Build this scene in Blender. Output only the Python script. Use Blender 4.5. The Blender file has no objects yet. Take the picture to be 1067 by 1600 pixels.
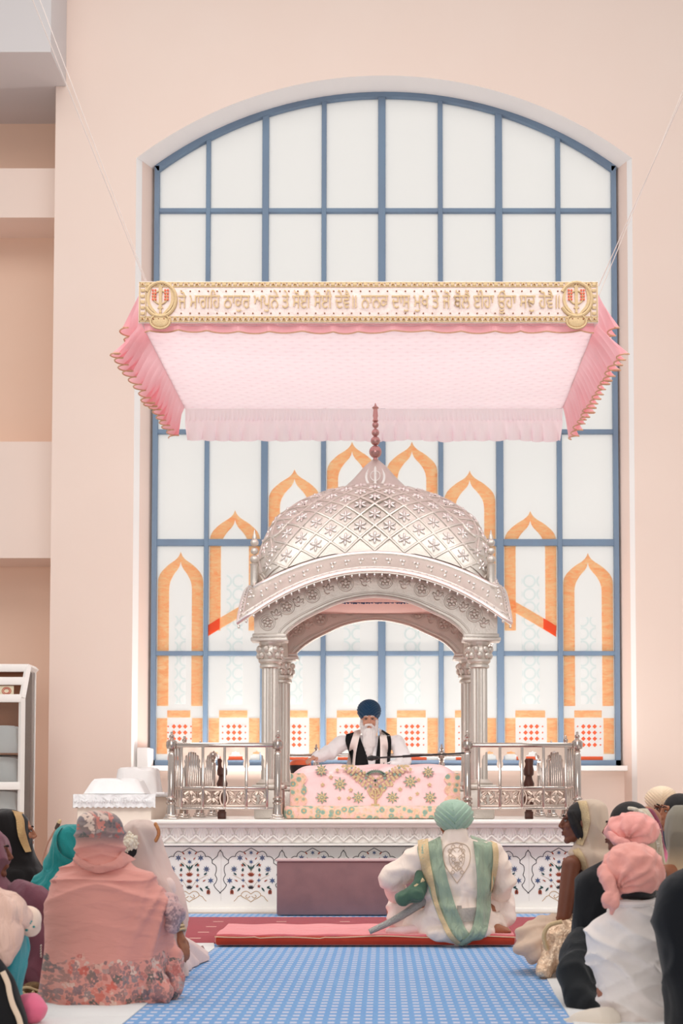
import bpy, bmesh, math, random
from math import sin, cos, pi, tan, radians, sqrt, atan2
from mathutils import Vector, Matrix, noise, Euler

random.seed(7)
SC = bpy.context.scene
COL = SC.collection

# ------------------------------------------------------------------ camera, world, lamps, exposure
F = 1600 * 50.0 / 36.0          # focal length in pixels
CAM_H = 0.95
TILT = radians(2.75)
PX0, HORIZON = 600.0, 1255.0
PY0 = HORIZON - F * tan(TILT)

cam_d = bpy.data.cameras.new('camera')
cam = bpy.data.objects.new('camera', cam_d)
COL.objects.link(cam)
cam.location = (0, 0, CAM_H)
cam.rotation_euler = (pi / 2 + TILT, 0, 0)
cam_d.sensor_width = 36.0
cam_d.lens = 50.0
cam_d.shift_x = -(PX0 - 533.5) / 1600.0
cam_d.shift_y = (PY0 - 800.0) / 1600.0
cam_d.clip_end = 200
cam_d.dof.use_dof = True
cam_d.dof.focus_distance = 11.5
cam_d.dof.aperture_fstop = 4.0
SC.camera = cam

SC.view_settings.view_transform = 'Standard'
SC.view_settings.look = 'None'
SC.view_settings.gamma = 1.0
SC.view_settings.use_curve_mapping = False
SC.view_settings.exposure = 0.0

WORLD_WINDOW = 1.02              # daylight behind the window
WORLD_HALL = 0.58               # the bright hall behind the camera
w = bpy.data.worlds.new('world')
SC.world = w
w.use_nodes = True
nt = w.node_tree
nt.nodes.clear()
tc = nt.nodes.new('ShaderNodeTexCoord')
sp = nt.nodes.new('ShaderNodeSeparateXYZ')
mr = nt.nodes.new('ShaderNodeMapRange')
mr.inputs['From Min'].default_value = -0.25
mr.inputs['From Max'].default_value = 0.25
mr.inputs['To Min'].default_value = WORLD_HALL
mr.inputs['To Max'].default_value = WORLD_WINDOW
mz = nt.nodes.new('ShaderNodeMapRange')          # the hall's floor is darker than its ceiling
mz.inputs['From Min'].default_value = -0.2
mz.inputs['From Max'].default_value = 0.8
mz.inputs['To Min'].default_value = 0.6
mz.inputs['To Max'].default_value = 1.3
mu = nt.nodes.new('ShaderNodeMath'); mu.operation = 'MULTIPLY'
bg = nt.nodes.new('ShaderNodeBackground')
bg.inputs['Color'].default_value = (1.0, 0.985, 0.972, 1)
wo = nt.nodes.new('ShaderNodeOutputWorld')
nt.links.new(tc.outputs['Generated'], sp.inputs[0])
nt.links.new(sp.outputs['Y'], mr.inputs['Value'])
nt.links.new(sp.outputs['Z'], mz.inputs['Value'])
nt.links.new(mr.outputs[0], mu.inputs[0])
nt.links.new(mz.outputs[0], mu.inputs[1])
nt.links.new(mu.outputs[0], bg.inputs['Strength'])
nt.links.new(bg.outputs[0], wo.inputs['Surface'])


def area_lamp(name, loc, target, size, power, color=(1, 0.97, 0.93)):
    d = bpy.data.lights.new(name, 'AREA')
    d.shape = 'RECTANGLE'; d.size, d.size_y = size
    d.energy = power; d.color = color
    o = bpy.data.objects.new(name, d)
    COL.objects.link(o)
    o.location = loc
    v = Vector(target) - Vector(loc)
    o.rotation_euler = v.to_track_quat('-Z', 'Y').to_euler()
    return o


area_lamp('hall_ceiling_light', (-0.5, 9.2, 11.0), (-0.2, 11.5, 0.5), (10, 4.5), 420)
for sx in (-1, 1):
    lamp = area_lamp('stage_fill', (sx * 3.6, 6.3, 7.6), (sx * 0.6, 13.2, 1.6), (2.2, 2.2), 34)  # added pair of unseen lamps to brighten the stage
    lamp.data.spread = radians(64)
area_lamp('soffit_fill', (-0.05, 15.75, 1.25), (0, 16.3, 9.0), (4.6, 0.25), 70)  # added unseen lamp that brightens the arch soffit from below
area_lamp('front_fill', (-1.5, -14.0, 3.2), (0, 15.0, 4.5), (10, 5), 1000)  # added fill far behind the camera, lights everything from the front


# ------------------------------------------------------------------ pixel <-> place
def P(px, py, Y):
    """the point of the place seen at pixel (px, py) at the distance Y in front of the camera"""
    t = (PY0 - py) / F
    z = Y * (t * cos(TILT) + sin(TILT)) / (cos(TILT) - t * sin(TILT))
    d = Y * cos(TILT) + z * sin(TILT)
    return Vector(((px - PX0) / F * d, Y, z + CAM_H))


def FY(py, z=0.0):
    """distance at which the height z is seen on pixel row py"""
    t = (PY0 - py) / F
    k = (t * cos(TILT) + sin(TILT)) / (cos(TILT) - t * sin(TILT))
    return (z - CAM_H) / k


# ------------------------------------------------------------------ object helpers
def link(o, parent=None):
    COL.objects.link(o)
    if parent is not None:
        o.parent = parent
    return o


def tag(o, label=None, cat=None, group=None, kind=None):
    if label: o['label'] = label
    if cat: o['category'] = cat
    if group: o['group'] = group
    if kind: o['kind'] = kind
    return o


def thing(name, label, cat, loc=(0, 0, 0), group=None, rz=0.0):
    o = bpy.data.objects.new(name, None)
    o.empty_display_size = 0.1
    COL.objects.link(o)
    o.location = loc
    o.rotation_euler = (0, 0, rz)
    return tag(o, label, cat, group)


def copy_tree(o, parent=None):
    c = o.copy()
    COL.objects.link(c)
    c.parent = parent
    for ch in list(o.children):
        copy_tree(ch, c)
    return c


def to_parent(me_or_verts, parent):
    """vertices are written in world space: subtract the parents' locations (no rotation at build time)"""
    off = Vector((0, 0, 0))
    p = parent
    while p is not None:
        off += Vector(p.location)
        p = p.parent
    return off


class MB:
    """collects shapes; build() links them as ONE mesh object"""

    def __init__(s):
        s.v = []; s.f = []; s.m = []; s.mi = 0; s.uv = None

    def add(s, vs, fs):
        b = len(s.v)
        s.v += [tuple(v) for v in vs]
        s.f += [tuple(i + b for i in f) for f in fs]
        s.m += [s.mi] * len(fs)

    def box(s, x0, x1, y0, y1, z0, z1):
        vs = [(x, y, z) for x in (x0, x1) for y in (y0, y1) for z in (z0, z1)]
        s.add(vs, [(0, 1, 3, 2), (4, 6, 7, 5), (0, 4, 5, 1), (2, 3, 7, 6), (0, 2, 6, 4), (1, 5, 7, 3)])

    def bbox(s, x0, x1, y0, y1, z0, z1, b=0.01):
        """box with chamfered edges"""
        bm = bmesh.new()
        r = bmesh.ops.create_cube(bm, size=1.0)
        for v in bm.verts:
            v.co = Vector(((x0 + x1) / 2 + v.co.x * (x1 - x0), (y0 + y1) / 2 + v.co.y * (y1 - y0), (z0 + z1) / 2 + v.co.z * (z1 - z0)))
        b = min(b, 0.45 * min(abs(x1 - x0), abs(y1 - y0), abs(z1 - z0)))
        bmesh.ops.bevel(bm, geom=list(bm.edges), offset=b, segments=2, affect='EDGES', profile=0.5)
        s.from_bm(bm)

    def from_bm(s, bm):
        bm.verts.ensure_lookup_table()
        bm.verts.index_update()
        s.add([v.co.copy() for v in bm.verts], [[v.index for v in f.verts] for f in bm.faces])
        bm.free()

    def loft(s, rings, close=True, cap0=True, cap1=True):
        n = len(rings[0])
        vs = [p for r in rings for p in r]
        fs = []
        for i in range(len(rings) - 1):
            for j in range(n if close else n - 1):
                k = (j + 1) % n
                fs.append((i * n + j, i * n + k, (i + 1) * n + k, (i + 1) * n + j))
        if close and cap0: fs.append(tuple(range(n - 1, -1, -1)))
        if close and cap1: fs.append(tuple((len(rings) - 1) * n + j for j in range(n)))
        s.add(vs, fs)

    def lathe(s, c, prof, n=24, ax=None, sx=1.0, sy=1.0):
        """prof: list of (radius, height) around a vertical axis through c"""
        c = Vector(c)
        rings = [[c + Vector((max(r, 1e-4) * cos(2 * pi * j / n) * sx, max(r, 1e-4) * sin(2 * pi * j / n) * sy, h)) for j in range(n)] for r, h in prof]
        s.loft(rings)

    def tube(s, pts, r, n=8, close=False):
        """round tube through pts; r number or list"""
        pts = [Vector(p) for p in pts]
        m = len(pts)
        rs = r if isinstance(r, (list, tuple)) else [r] * m
        rings = []
        up = None
        for i, p in enumerate(pts):
            a = pts[(i - 1) % m] if (close or i > 0) else p
            b = pts[(i + 1) % m] if (close or i < m - 1) else p
            t = (b - a)
            if t.length < 1e-9: t = Vector((0, 0, 1))
            t.normalize()
            if up is None:
                up = Vector((0, 0, 1)) if abs(t.z) < 0.9 else Vector((1, 0, 0))
            u = (up - t * up.dot(t))
            if u.length < 1e-6: u = t.orthogonal()
            u.normalize(); up = u
            w_ = t.cross(u)
            rings.append([p + (u * cos(2 * pi * j / n) + w_ * sin(2 * pi * j / n)) * rs[i] for j in range(n)])
        if close:
            rings.append(rings[0])
            s.loft(rings, cap0=False, cap1=False)
        else:
            s.loft(rings)

    def capsule(s, a, b, ra, rb, n=16, k=5):
        a, b = Vector(a), Vector(b)
        d = b - a
        L = d.length
        if L < 1e-6:
            s.ell(a, (ra, ra, ra)); return
        pts = []; rs = []
        t = d / L
        for i in range(k + 1):
            th = pi / 2 * (1 - i / k)
            pts.append(a - t * ra * sin(th)); rs.append(max(ra * cos(th), 1e-4))
        for i in range(k + 1):
            th = pi / 2 * i / k
            pts.append(b + t * rb * sin(th)); rs.append(max(rb * cos(th), 1e-4))
        u = t.orthogonal().normalized(); w_ = t.cross(u)
        s.loft([[p + (u * cos(2 * pi * j / n) + w_ * sin(2 * pi * j / n)) * r for j in range(n)] for p, r in zip(pts, rs)])

    def chain(s, pts, rs, n=16):
        for i in range(len(pts) - 1):
            s.capsule(pts[i], pts[i + 1], rs[i], rs[i + 1], n)

    def ell(s, c, r, R=None, n=20, m=12):
        c = Vector(c)
        if not isinstance(r, (tuple, list, Vector)): r = (r, r, r)
        rings = []
        for i in range(m + 1):
            th = pi * i / m
            ring = []
            for j in range(n):
                v = Vector((r[0] * max(sin(th), 1e-3) * cos(2 * pi * j / n), r[1] * max(sin(th), 1e-3) * sin(2 * pi * j / n), -r[2] * cos(th)))
                if R is not None: v = R @ v
                ring.append(c + v)
            rings.append(ring)
        s.loft(rings)

    def prism(s, poly, y0, y1):
        """poly: list of (x, z); solid between y0 and y1 (concave outline allowed)"""
        bm = bmesh.new()
        vs = [bm.verts.new((x, y0, z)) for x, z in poly]
        f = bm.faces.new(vs)
        r = bmesh.ops.extrude_face_region(bm, geom=[f])
        for v in r['geom']:
            if isinstance(v, bmesh.types.BMVert): v.co.y = y1
        bmesh.ops.triangulate(bm, faces=[f for f in bm.faces if len(f.verts) > 4])
        bmesh.ops.recalc_face_normals(bm, faces=bm.faces)
        s.from_bm(bm)

    def ribbon(s, a, b, thick=0.0, nrm=(0, 1, 0)):
        """strip between two polylines, optionally given a thickness along nrm"""
        n = len(a)
        if thick <= 0:
            s.add(list(a) + list(b), [(i, i + 1, n + i + 1, n + i) for i in range(n - 1)])
        else:
            o = Vector(nrm) * thick
            rings = [[Vector(a[i]), Vector(b[i]), Vector(b[i]) + o, Vector(a[i]) + o] for i in range(n)]
            s.loft(rings)

    def xform(s, M, start=0):
        s.v = s.v[:start] + [tuple(M @ Vector(v)) for v in s.v[start:]]

    def build(s, name, mats, parent=None, smooth=True, angle=40, merge=False):
        me = bpy.data.meshes.new(name)
        off = to_parent(None, parent)
        me.from_pydata([(v[0] - off.x, v[1] - off.y, v[2] - off.z) for v in s.v], [], s.f)
        if not isinstance(mats, (list, tuple)): mats = [mats]
        for m in mats: me.materials.append(m)
        me.polygons.foreach_set('material_index', s.m)
        me.validate()
        bm = bmesh.new(); bm.from_mesh(me)
        if merge: bmesh.ops.remove_doubles(bm, verts=bm.verts, dist=1e-5)
        bmesh.ops.recalc_face_normals(bm, faces=bm.faces)
        bm.to_mesh(me); bm.free()
        if smooth:
            me.polygons.foreach_set('use_smooth', [True] * len(me.polygons))
            me.set_sharp_from_angle(angle=radians(angle))
        o = bpy.data.objects.new(name, me)
        return link(o, parent)


def smooth_path(pts, k=6, close=False):
    """Catmull-Rom through tuples of any length"""
    n = len(pts)
    out = []
    rng = n if close else n - 1
    for i in range(rng):
        if close:
            p0, p1, p2, p3 = pts[(i - 1) % n], pts[i], pts[(i + 1) % n], pts[(i + 2) % n]
        else:
            p0, p1, p2, p3 = pts[max(i - 1, 0)], pts[i], pts[i + 1], pts[min(i + 2, n - 1)]
        for j in range(k):
            t = j / k
            out.append(tuple(0.5 * ((2 * b) + (-a + c) * t + (2 * a - 5 * b + 4 * c - d) * t * t + (-a + 3 * b - 3 * c + d) * t ** 3)
                             for a, b, c, d in zip(p0, p1, p2, p3)))
    if not close: out.append(tuple(pts[-1]))
    return out


# ------------------------------------------------------------------ materials
def lin(c):
    r = []
    for x in c[:3]:
        x = x / 255.0
        r.append(x / 12.92 if x <= 0.04045 else ((x + 0.055) / 1.055) ** 2.4)
    return (*r, 1.0)


class NM:
    """a small node-graph writer"""

    def __init__(s, name):
        s.mat = bpy.data.materials.new(name)
        s.mat.use_nodes = True
        s.t = s.mat.node_tree
        s.t.nodes.clear()
        s.out = s.t.nodes.new('ShaderNodeOutputMaterial')

    def n(s, typ, **kw):
        nd = s.t.nodes.new(typ)
        for k, v in kw.items():
            if k.startswith('_'):
                setattr(nd, k[1:], v)
            else:
                key = k
                if k.isdigit() or (k[0] == 'i' and k[1:].isdigit()): key = int(k.lstrip('i'))
                else: key = k.replace('__', ' ')
                s.set(nd.inputs[key], v)
        return nd

    def set(s, inp, v):
        if isinstance(v, bpy.types.NodeSocket): s.t.links.new(v, inp)
        elif isinstance(v, bpy.types.Node): s.t.links.new(v.outputs[0], inp)
        else:
            if isinstance(v, (tuple, list)) and len(v) == 3 and inp.type == 'RGBA': v = (*v, 1)
            inp.default_value = v

    def math(s, op, a, b=0.0, c=0.0, clamp=False):
        nd = s.t.nodes.new('ShaderNodeMath'); nd.operation = op; nd.use_clamp = clamp
        for i, v in enumerate((a, b, c)): s.set(nd.inputs[i], v)
        return nd.outputs[0]

    def mix(s, fac, a, b, blend='MIX'):
        nd = s.t.nodes.new('ShaderNodeMix'); nd.data_type = 'RGBA'; nd.blend_type = blend
        s.set(nd.inputs['Factor'], fac); s.set(nd.inputs['A'], a); s.set(nd.inputs['B'], b)
        return nd.outputs['Result']

    def coord(s, which='Object', scale=(1, 1, 1)):
        t = s.t.nodes.new('ShaderNodeTexCoord')
        m = s.t.nodes.new('ShaderNodeMapping')
        s.t.links.new(t.outputs[which], m.inputs[0])
        m.inputs['Scale'].default_value = scale
        return m.outputs[0]

    def noise(s, vec, scale=5, detail=3, rough=0.5, dist=0.0):
        nd = s.t.nodes.new('ShaderNodeTexNoise')
        s.set(nd.inputs['Vector'], vec); nd.inputs['Scale'].default_value = scale
        nd.inputs['Detail'].default_value = detail; nd.inputs['Roughness'].default_value = rough
        nd.inputs['Distortion'].default_value = dist
        return nd.outputs['Fac']

    def ramp(s, fac, stops):
        nd = s.t.nodes.new('ShaderNodeValToRGB')
        s.set(nd.inputs[0], fac)
        el = nd.color_ramp.elements
        while len(el) < len(stops): el.new(0.5)
        for e, (p, c) in zip(el, stops):
            e.position = p
            e.color = c if len(c) == 4 else (*c, 1)
        return nd.outputs[0]

    def bump(s, h, strength=0.3, dist=0.01):
        nd = s.t.nodes.new('ShaderNodeBump')
        s.set(nd.inputs['Height'], h); nd.inputs['Strength'].default_value = strength
        nd.inputs['Distance'].default_value = dist
        return nd.outputs[0]

    def principled(s, color, rough=0.6, metal=0.0, normal=None, spec=0.3, sheen=0.0, **kw):
        b = s.t.nodes.new('ShaderNodeBsdfPrincipled')
        s.set(b.inputs['Base Color'], color); s.set(b.inputs['Roughness'], rough); s.set(b.inputs['Metallic'], metal)
        b.inputs['Specular IOR Level'].default_value = spec
        if sheen: b.inputs['Sheen Weight'].default_value = sheen
        if normal is not None: s.set(b.inputs['Normal'], normal)
        for k, v in kw.items(): s.set(b.inputs[k.replace('__', ' ')], v)
        return b.outputs[0]

    def done(s, shader):
        s.t.links.new(shader, s.out.inputs['Surface'])
        return s.mat


def simple(name, c, rough=0.6, metal=0.0, spec=0.3, var=None, vscale=6, bump=0.0, bscale=40, sheen=0.0, stretch=(1, 1, 1)):
    """plain surface with slight colour variation and a fine bump"""
    g = NM(name)
    col = lin(c)
    v = g.coord('Object', stretch)
    if var is not None:
        col = g.mix(g.noise(v, vscale, 4), lin(c), lin(var))
    nrm = g.bump(g.noise(v, bscale, 3), bump, 0.01) if bump else None
    return g.done(g.principled(col, rough, metal, nrm, spec, sheen))


def cloth(name, c, var=None, trans=0.0, weave=260, wr=0.25, wscale=9, rough=0.85, stretch=(1, 1, 0.4), sheen=0.2):
    """woven cloth: soft crease bump, weave bump, optional light passing through"""
    g = NM(name)
    v = g.coord('Object', stretch)
    col = lin(c)
    if var is not None:
        col = g.mix(g.noise(v, 7, 4), lin(c), lin(var))
    h = g.math('ADD', g.noise(v, wscale, 2, 0.4, 0.6), g.math('MULTIPLY', g.noise(g.coord('Object'), weave, 1), 0.06))
    nrm = g.bump(h, wr, 0.07)
    sh = g.principled(col, rough, 0.0, nrm, 0.2, sheen)
    if trans > 0:
        t = g.n('ShaderNodeBsdfTranslucent', Color=col, Normal=nrm)
        m = g.n('ShaderNodeMixShader', i0=trans, i1=sh, i2=t.outputs[0])
        sh = m.outputs[0]
    return g.done(sh)


def sheer(name, c, alpha=0.7, **kw):
    """thin see-through veil cloth"""
    g = NM(name)
    v = g.coord('Object', (1, 1, 0.4))
    nrm = g.bump(g.noise(v, 9, 2, 0.4, 0.6), 0.4, 0.07)
    sh = g.principled(lin(c), 0.8, 0.0, nrm, 0.2, 0.2)
    t = g.n('ShaderNodeBsdfTranslucent', Color=lin(c), Normal=nrm)
    m = g.n('ShaderNodeMixShader', i0=0.35, i1=sh, i2=t.outputs[0])
    tr = g.n('ShaderNodeBsdfTransparent')
    m2 = g.n('ShaderNodeMixShader', i0=alpha, i1=tr.outputs[0], i2=m.outputs[0])
    return g.done(m2.outputs[0])


M = {}
def silver(name, c=(205, 198, 192), rough=0.3, bscale=0, bstr=0.3):
    g = NM(name)
    v = g.coord('Object')
    nrm = g.bump(g.noise(v, bscale, 3), bstr, 0.01) if bscale else None
    r = g.math('ADD', g.math('MULTIPLY', g.noise(v, 14, 3), 0.15), rough - 0.07)
    return g.done(g.principled(lin(c), r, 0.9, nrm, 0.5))


M['silver'] = silver('hammered_silver', (216, 208, 200), 0.48, 70, 0.3)
M['silver_plain'] = silver('polished_silver', (232, 224, 220), 0.3)
M['steel'] = silver('polished_steel', (196, 182, 174), 0.16)  # base darkened and browned to stand for the dark hall's reflection
M['marble'] = simple('white_marble', (247, 243, 238), 0.35, spec=0.4, var=(238, 233, 226), vscale=3, stretch=(1, 1, 2.5))
M['wall'] = simple('peach_wall_paint', (244, 224, 213), 0.9, spec=0.1, var=(242, 219, 207), vscale=1.2, bump=0.05, bscale=120)
M['wall_white'] = simple('white_trim_and_lit_reveal', (252, 248, 246), 0.9, spec=0.1, bump=0.04, bscale=100)  # white trim; on the reveal the colour holds the light falling there
M['wall_pink'] = simple('pale_pink_reveal_paint', (244, 220, 208), 0.9, spec=0.1)
M['grey_paint'] = simple('pale_grey_ceiling_paint', (214, 208, 208), 0.9, spec=0.1, bump=0.05, bscale=60)
M['frame'] = simple('flare_blue_window_bars', (124, 152, 178), 0.5, spec=0.3, var=(112, 124, 146), vscale=2.2, stretch=(1, 1, 0.4))  # pale blue of the window's flare is put into the bar colour
M['hall_tinted_sheet'] = silver('satin_steel_sheet', (186, 166, 154), 0.3)  # steel sheet, with the hall's brown reflection put into its colour
M['gold'] = simple('antique_gold_thread', (200, 170, 128), 0.6, 0.25, var=(222, 196, 156), vscale=60, bump=0.5, bscale=160)
M['white_cloth'] = cloth('white_cotton', (240, 236, 234), (228, 222, 222))

# ================================================================== the setting
YW, YG = 16.0, 16.45            # wall face, window plane
YN = 16.9                       # back of the wall's niches

m = MB()
m.box(-8, 8, 2.5, 17.5, -0.12, 0.0)
flo = tag(m.build('floor', simple('pale_floor', (205, 190, 180), 0.6), smooth=False), kind='structure')


def arc3(a, b, c, n):
    """points on the circle through three (x, z) points, from a to c"""
    (x1, y1), (x2, y2), (x3, y3) = a, b, c
    D = 2 * (x1 * (y2 - y3) + x2 * (y3 - y1) + x3 * (y1 - y2))
    ux = ((x1**2 + y1**2) * (y2 - y3) + (x2**2 + y2**2) * (y3 - y1) + (x3**2 + y3**2) * (y1 - y2)) / D
    uy = ((x1**2 + y1**2) * (x3 - x2) + (x2**2 + y2**2) * (x1 - x3) + (x3**2 + y3**2) * (x2 - x1)) / D
    r = sqrt((x1 - ux)**2 + (y1 - uy)**2)
    t0 = atan2(y1 - uy, x1 - ux); t1 = atan2(y3 - uy, x3 - ux)
    return [(ux + r * cos(t0 + (t1 - t0) * i / n), uy + r * sin(t0 + (t1 - t0) * i / n)) for i in range(n + 1)]


def xz(px, py, Y):
    p = P(px, py, Y)
    return (p.x, p.z)


# --- wall with the tall arched opening
NA = 40
oL, oT, oR = xz(213, 247, YW), xz(600, 118, YW), xz(987, 237, YW)
oR = (oR[0], oL[1])
outer = arc3(oL, oT, oR, NA)
iL, iT, iR = xz(236, 262, YG), xz(600, 146, YG), xz(969, 252, YG)
iL = (-2.70, iL[1]); iR = (2.73, iL[1])
inner = arc3(iL, iT, iR, NA)
WL = xz(81, 700, YW)[0]
WR, WT = 6.5, 11.5
m = MB()
m.mi = 0
def quad(a, b, c, d): m.add([a, b, c, d], [(0, 1, 2, 3)])
xl, xr = outer[0][0], outer[-1][0]
quad((WL, YW, 0), (xl, YW, 0), (xl, YW, outer[0][1]), (WL, YW, outer[0][1]))
quad((WL, YW, outer[0][1]), (xl, YW, outer[0][1]), (xl, YW, WT), (WL, YW, WT))
quad((xr, YW, 0), (WR, YW, 0), (WR, YW, outer[-1][1]), (xr, YW, outer[-1][1]))
quad((xr, YW, outer[-1][1]), (WR, YW, outer[-1][1]), (WR, YW, WT), (xr, YW, WT))
for i in range(NA):
    a, b = outer[i], outer[i + 1]
    quad((a[0], YW, a[1]), (b[0], YW, b[1]), (b[0], YW, WT), (a[0], YW, WT))
# back and ends give the wall its thickness
quad((WL, YW, 0), (WL, YW, WT), (WL, YN + .1, WT), (WL, YN + .1, 0))
quad((WR, YW, 0), (WR, YW, WT), (WR, YN + .1, WT), (WR, YN + .1, 0))
quad((WL, YW, WT), (WR, YW, WT), (WR, YN + .1, WT), (WL, YN + .1, WT))
# reveal: soffit and leading edge coloured white for the light on them, pink jambs
YE = YW + 0.14
def lerp2(a, b, t): return (a[0] + (b[0] - a[0]) * t, a[1] + (b[1] - a[1]) * t)
m.mi = 1
for i in range(NA):
    a, b, c, d = outer[i], outer[i + 1], inner[i + 1], inner[i]
    quad((a[0], YW, a[1]), (b[0], YW, b[1]), (c[0], YG + .1, c[1]), (d[0], YG + .1, d[1]))
for o_, i_ in ((outer[0], inner[0]), (outer[-1], inner[-1])):
    e = lerp2(o_, i_, 0.3)
    m.mi = 1
    quad((o_[0], YW, 0), (o_[0], YW, o_[1]), (e[0], YE, e[1]), (e[0], YE, 0))
    m.mi = 2
    quad((e[0], YE, 0), (e[0], YE, e[1]), (i_[0], YG + .1, i_[1]), (i_[0], YG + .1, 0))
m.mi = 0
# wall outside beyond the window (thickness behind the glass)
for i in range(NA):
    a, b = inner[i], inner[i + 1]
    quad((a[0], YG + .1, a[1]), (b[0], YG + .1, b[1]), (b[0], YG + .1, WT), (a[0], YG + .1, WT))
quad((WL, YG + .1, 0), (inner[0][0], YG + .1, 0), (inner[0][0], YG + .1, WT), (WL, YG + .1, WT))
quad((inner[-1][0], YG + .1, 0), (WR, YG + .1, 0), (WR, YG + .1, WT), (inner[-1][0], YG + .1, WT))
tag(m.build('wall_back', [M['wall'], M['wall_white'], M['wall_pink']], smooth=False), kind='structure')

# --- apron wall under the window, sill
sz = xz(600, 1197, YG)[1]
m = MB(); m.box(-2.79, 2.79, YG - 0.08, YG + 0.1, 0, sz - 0.03)
tag(m.build('wall_apron', M['wall'], smooth=False), kind='structure')
m = MB(); m.bbox(-2.785, 2.785, YG - 0.2, YG + 0.09, sz - 0.06, sz, 0.008)
m.bbox(-2.79, -2.66, YG - 0.4, YG + 0.02, sz - 0.1, sz + 0.2, 0.01)
tag(m.build('trim_1', M['wall_white'], smooth=False), kind='structure')

# --- bay left of the wall: niches and spandrels
m = MB()
m.box(-8, WL, YN, YN + 0.15, 0, WT)
tag(m.build('wall_left', simple('deep_peach_wall', (240, 208, 188), 0.9, spec=0.1, var=(236, 200, 178), vscale=1.1), smooth=False), kind='structure')  # niche backs are a deeper peach than the wall face
YS = 16.3
m = MB()
m.box(-8, WL, YS, YN, xz(50, 340, YS)[1], xz(50, 263, YS)[1])
tag(m.build('wall_spandrel_upper', M['wall'], smooth=False), kind='structure')
m = MB()
m.box(-8, WL, YS, YN, xz(50, 872, YS)[1], xz(50, 690, YS)[1])
tag(m.build('wall_spandrel_lower', M['wall'], smooth=False), kind='structure')
# --- grey bulkhead of the ceiling
bx, bz = xz(103, 135, YW)
m = MB(); m.box(-8, bx, 15.25, YW - 0.002, bz, WT)
m.box(-8, WL - 0.01, YW - 0.002, YN, bz, WT)
tag(m.build('ceiling', M['grey_paint'], smooth=False), kind='structure')

# ================================================================== the stained glass window
def glass(name, c, pat=None):
    g = NM(name)
    v = g.coord('Object')
    col = lin(c)
    if pat == 'marble':
        n1 = g.noise(g.coord('Object', (3, 1, 9)), 3.0, 5, 0.6, 1.2)
        col = g.ramp(n1, [(0.3, lin((255, 206, 166))), (0.55, lin((255, 228, 196))), (0.75, lin((255, 240, 216)))])
    elif pat == 'fret':
        w1 = g.n('ShaderNodeTexVoronoi', Vector=g.coord('Object', (1, 0.001, 1)), Scale=6.5, Randomness=0.0)
        f = g.math('LESS_THAN', g.math('ABSOLUTE', g.math('SUBTRACT', w1.outputs['Distance'], 0.42)), 0.07)
        col = g.mix(g.math('MULTIPLY', f, 0.45), lin((255, 255, 255)), lin((226, 240, 240)))
    t = g.n('ShaderNodeBsdfTranslucent', Color=col)
    d = g.principled(col, 0.25, 0, None, 0.4)
    mx = g.n('ShaderNodeMixShader', i0=0.12, i1=t.outputs[0], i2=d)
    return g.done(mx.outputs[0])


M['pane'] = glass('frosted_white_glass', (255, 254, 252))
M['fret'] = glass('etched_white_glass', (255, 255, 255), 'fret')
M['orange'] = glass('marbled_orange_glass', (255, 170, 110), 'marble')
M['red_glass'] = glass('red_orange_glass', (255, 168, 130))

win = tag(bpy.data.objects.new('window_1', None), kind='structure')
COL.objects.link(win); win.location = (0, YG, sz)
wtop = inner
def head_z(x):
    for i in range(NA):
        a, b = inner[i], inner[i + 1]
        if a[0] <= x <= b[0]:
            return a[1] + (b[1] - a[1]) * (x - a[0]) / (b[0] - a[0])
    return inner[0][1]

m = MB()
poly = [(inner[0][0], sz)] + inner + [(inner[-1][0], sz)]
m.prism(poly, YG + 0.02, YG + 0.026)
m.build('pane', M['pane'], win, smooth=False)
# frame: outer bars
m = MB()
fw = 0.055
xa, xb = inner[0][0], inner[-1][0]
zb = xz(600, 1198, YG)[1]
m.box(xa, xa + fw, YG - .05, YG + .05, zb, inner[0][1])
m.box(xb - fw, xb, YG - .05, YG + .05, zb, inner[-1][1])
m.box(xa, xb, YG - .05, YG + .05, zb, zb + 0.075)
ins = [(a[0] * 0.985, a[1] - 0.06) for a in inner]
rings = [[(a[0], YG - .05, a[1]), (b[0], YG - .05, b[1]), (b[0], YG + .05, b[1]), (a[0], YG + .05, a[1])] for a, b in zip(inner, ins)]
m.loft(rings)
m.build('frame', M['frame'], win, smooth=False)
vx = [325, 415, 507, 598, 690, 782, 875]
vw = [.05, .075, .055, .085, .055, .08, .055]
VX = [xz(px - 1.5, 700, YG)[0] for px in vx]
for x, w_ in zip(VX, vw):
    m = MB(); m.bbox(x - w_ / 2, x + w_ / 2, YG - .045, YG + .045, zb, head_z(x), 0.006)
    m.build('mullion', M['frame'], win, smooth=False)
for py, hh in ((330, .05), (503, .05), (675, .05), (848, .075), (1021, .05)):
    z = xz(600, py, YG)[1]
    m = MB(); m.bbox(xa, xb, YG - .035, YG + .035, z - hh / 2, z + hh / 2, 0.006)
    m.build('transom', M['frame'], win, smooth=False)

# stained ornament: one ogee arch per column of panes
edges = [xa + fw] + VX + [xb - fw]
half = [0] + [w_ / 2 for w_ in vw] + [0]
apex = [862, 797, 733, 690, 690, 735, 798, 864]
zd = xz(600, 1103, YG)[1]                        # top of the dado

def ogee(x0, x1, zt, sh, k):
    """half-outline points left to right of an ogee arch"""
    xm = (x0 + x1) / 2; hw = (x1 - x0) / 2
    L = [(-1, 0), (-.97, .16), (-.85, .34), (-.56, .56), (-.24, .73), (-.08, .86), (0, 1.0)]
    L = smooth_path(L, 4)
    R_ = [(-a, b) for a, b in L[::-1]][1:]
    return [(xm + a * hw, zt - sh + b * sh) for a, b in L + R_]

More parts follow.
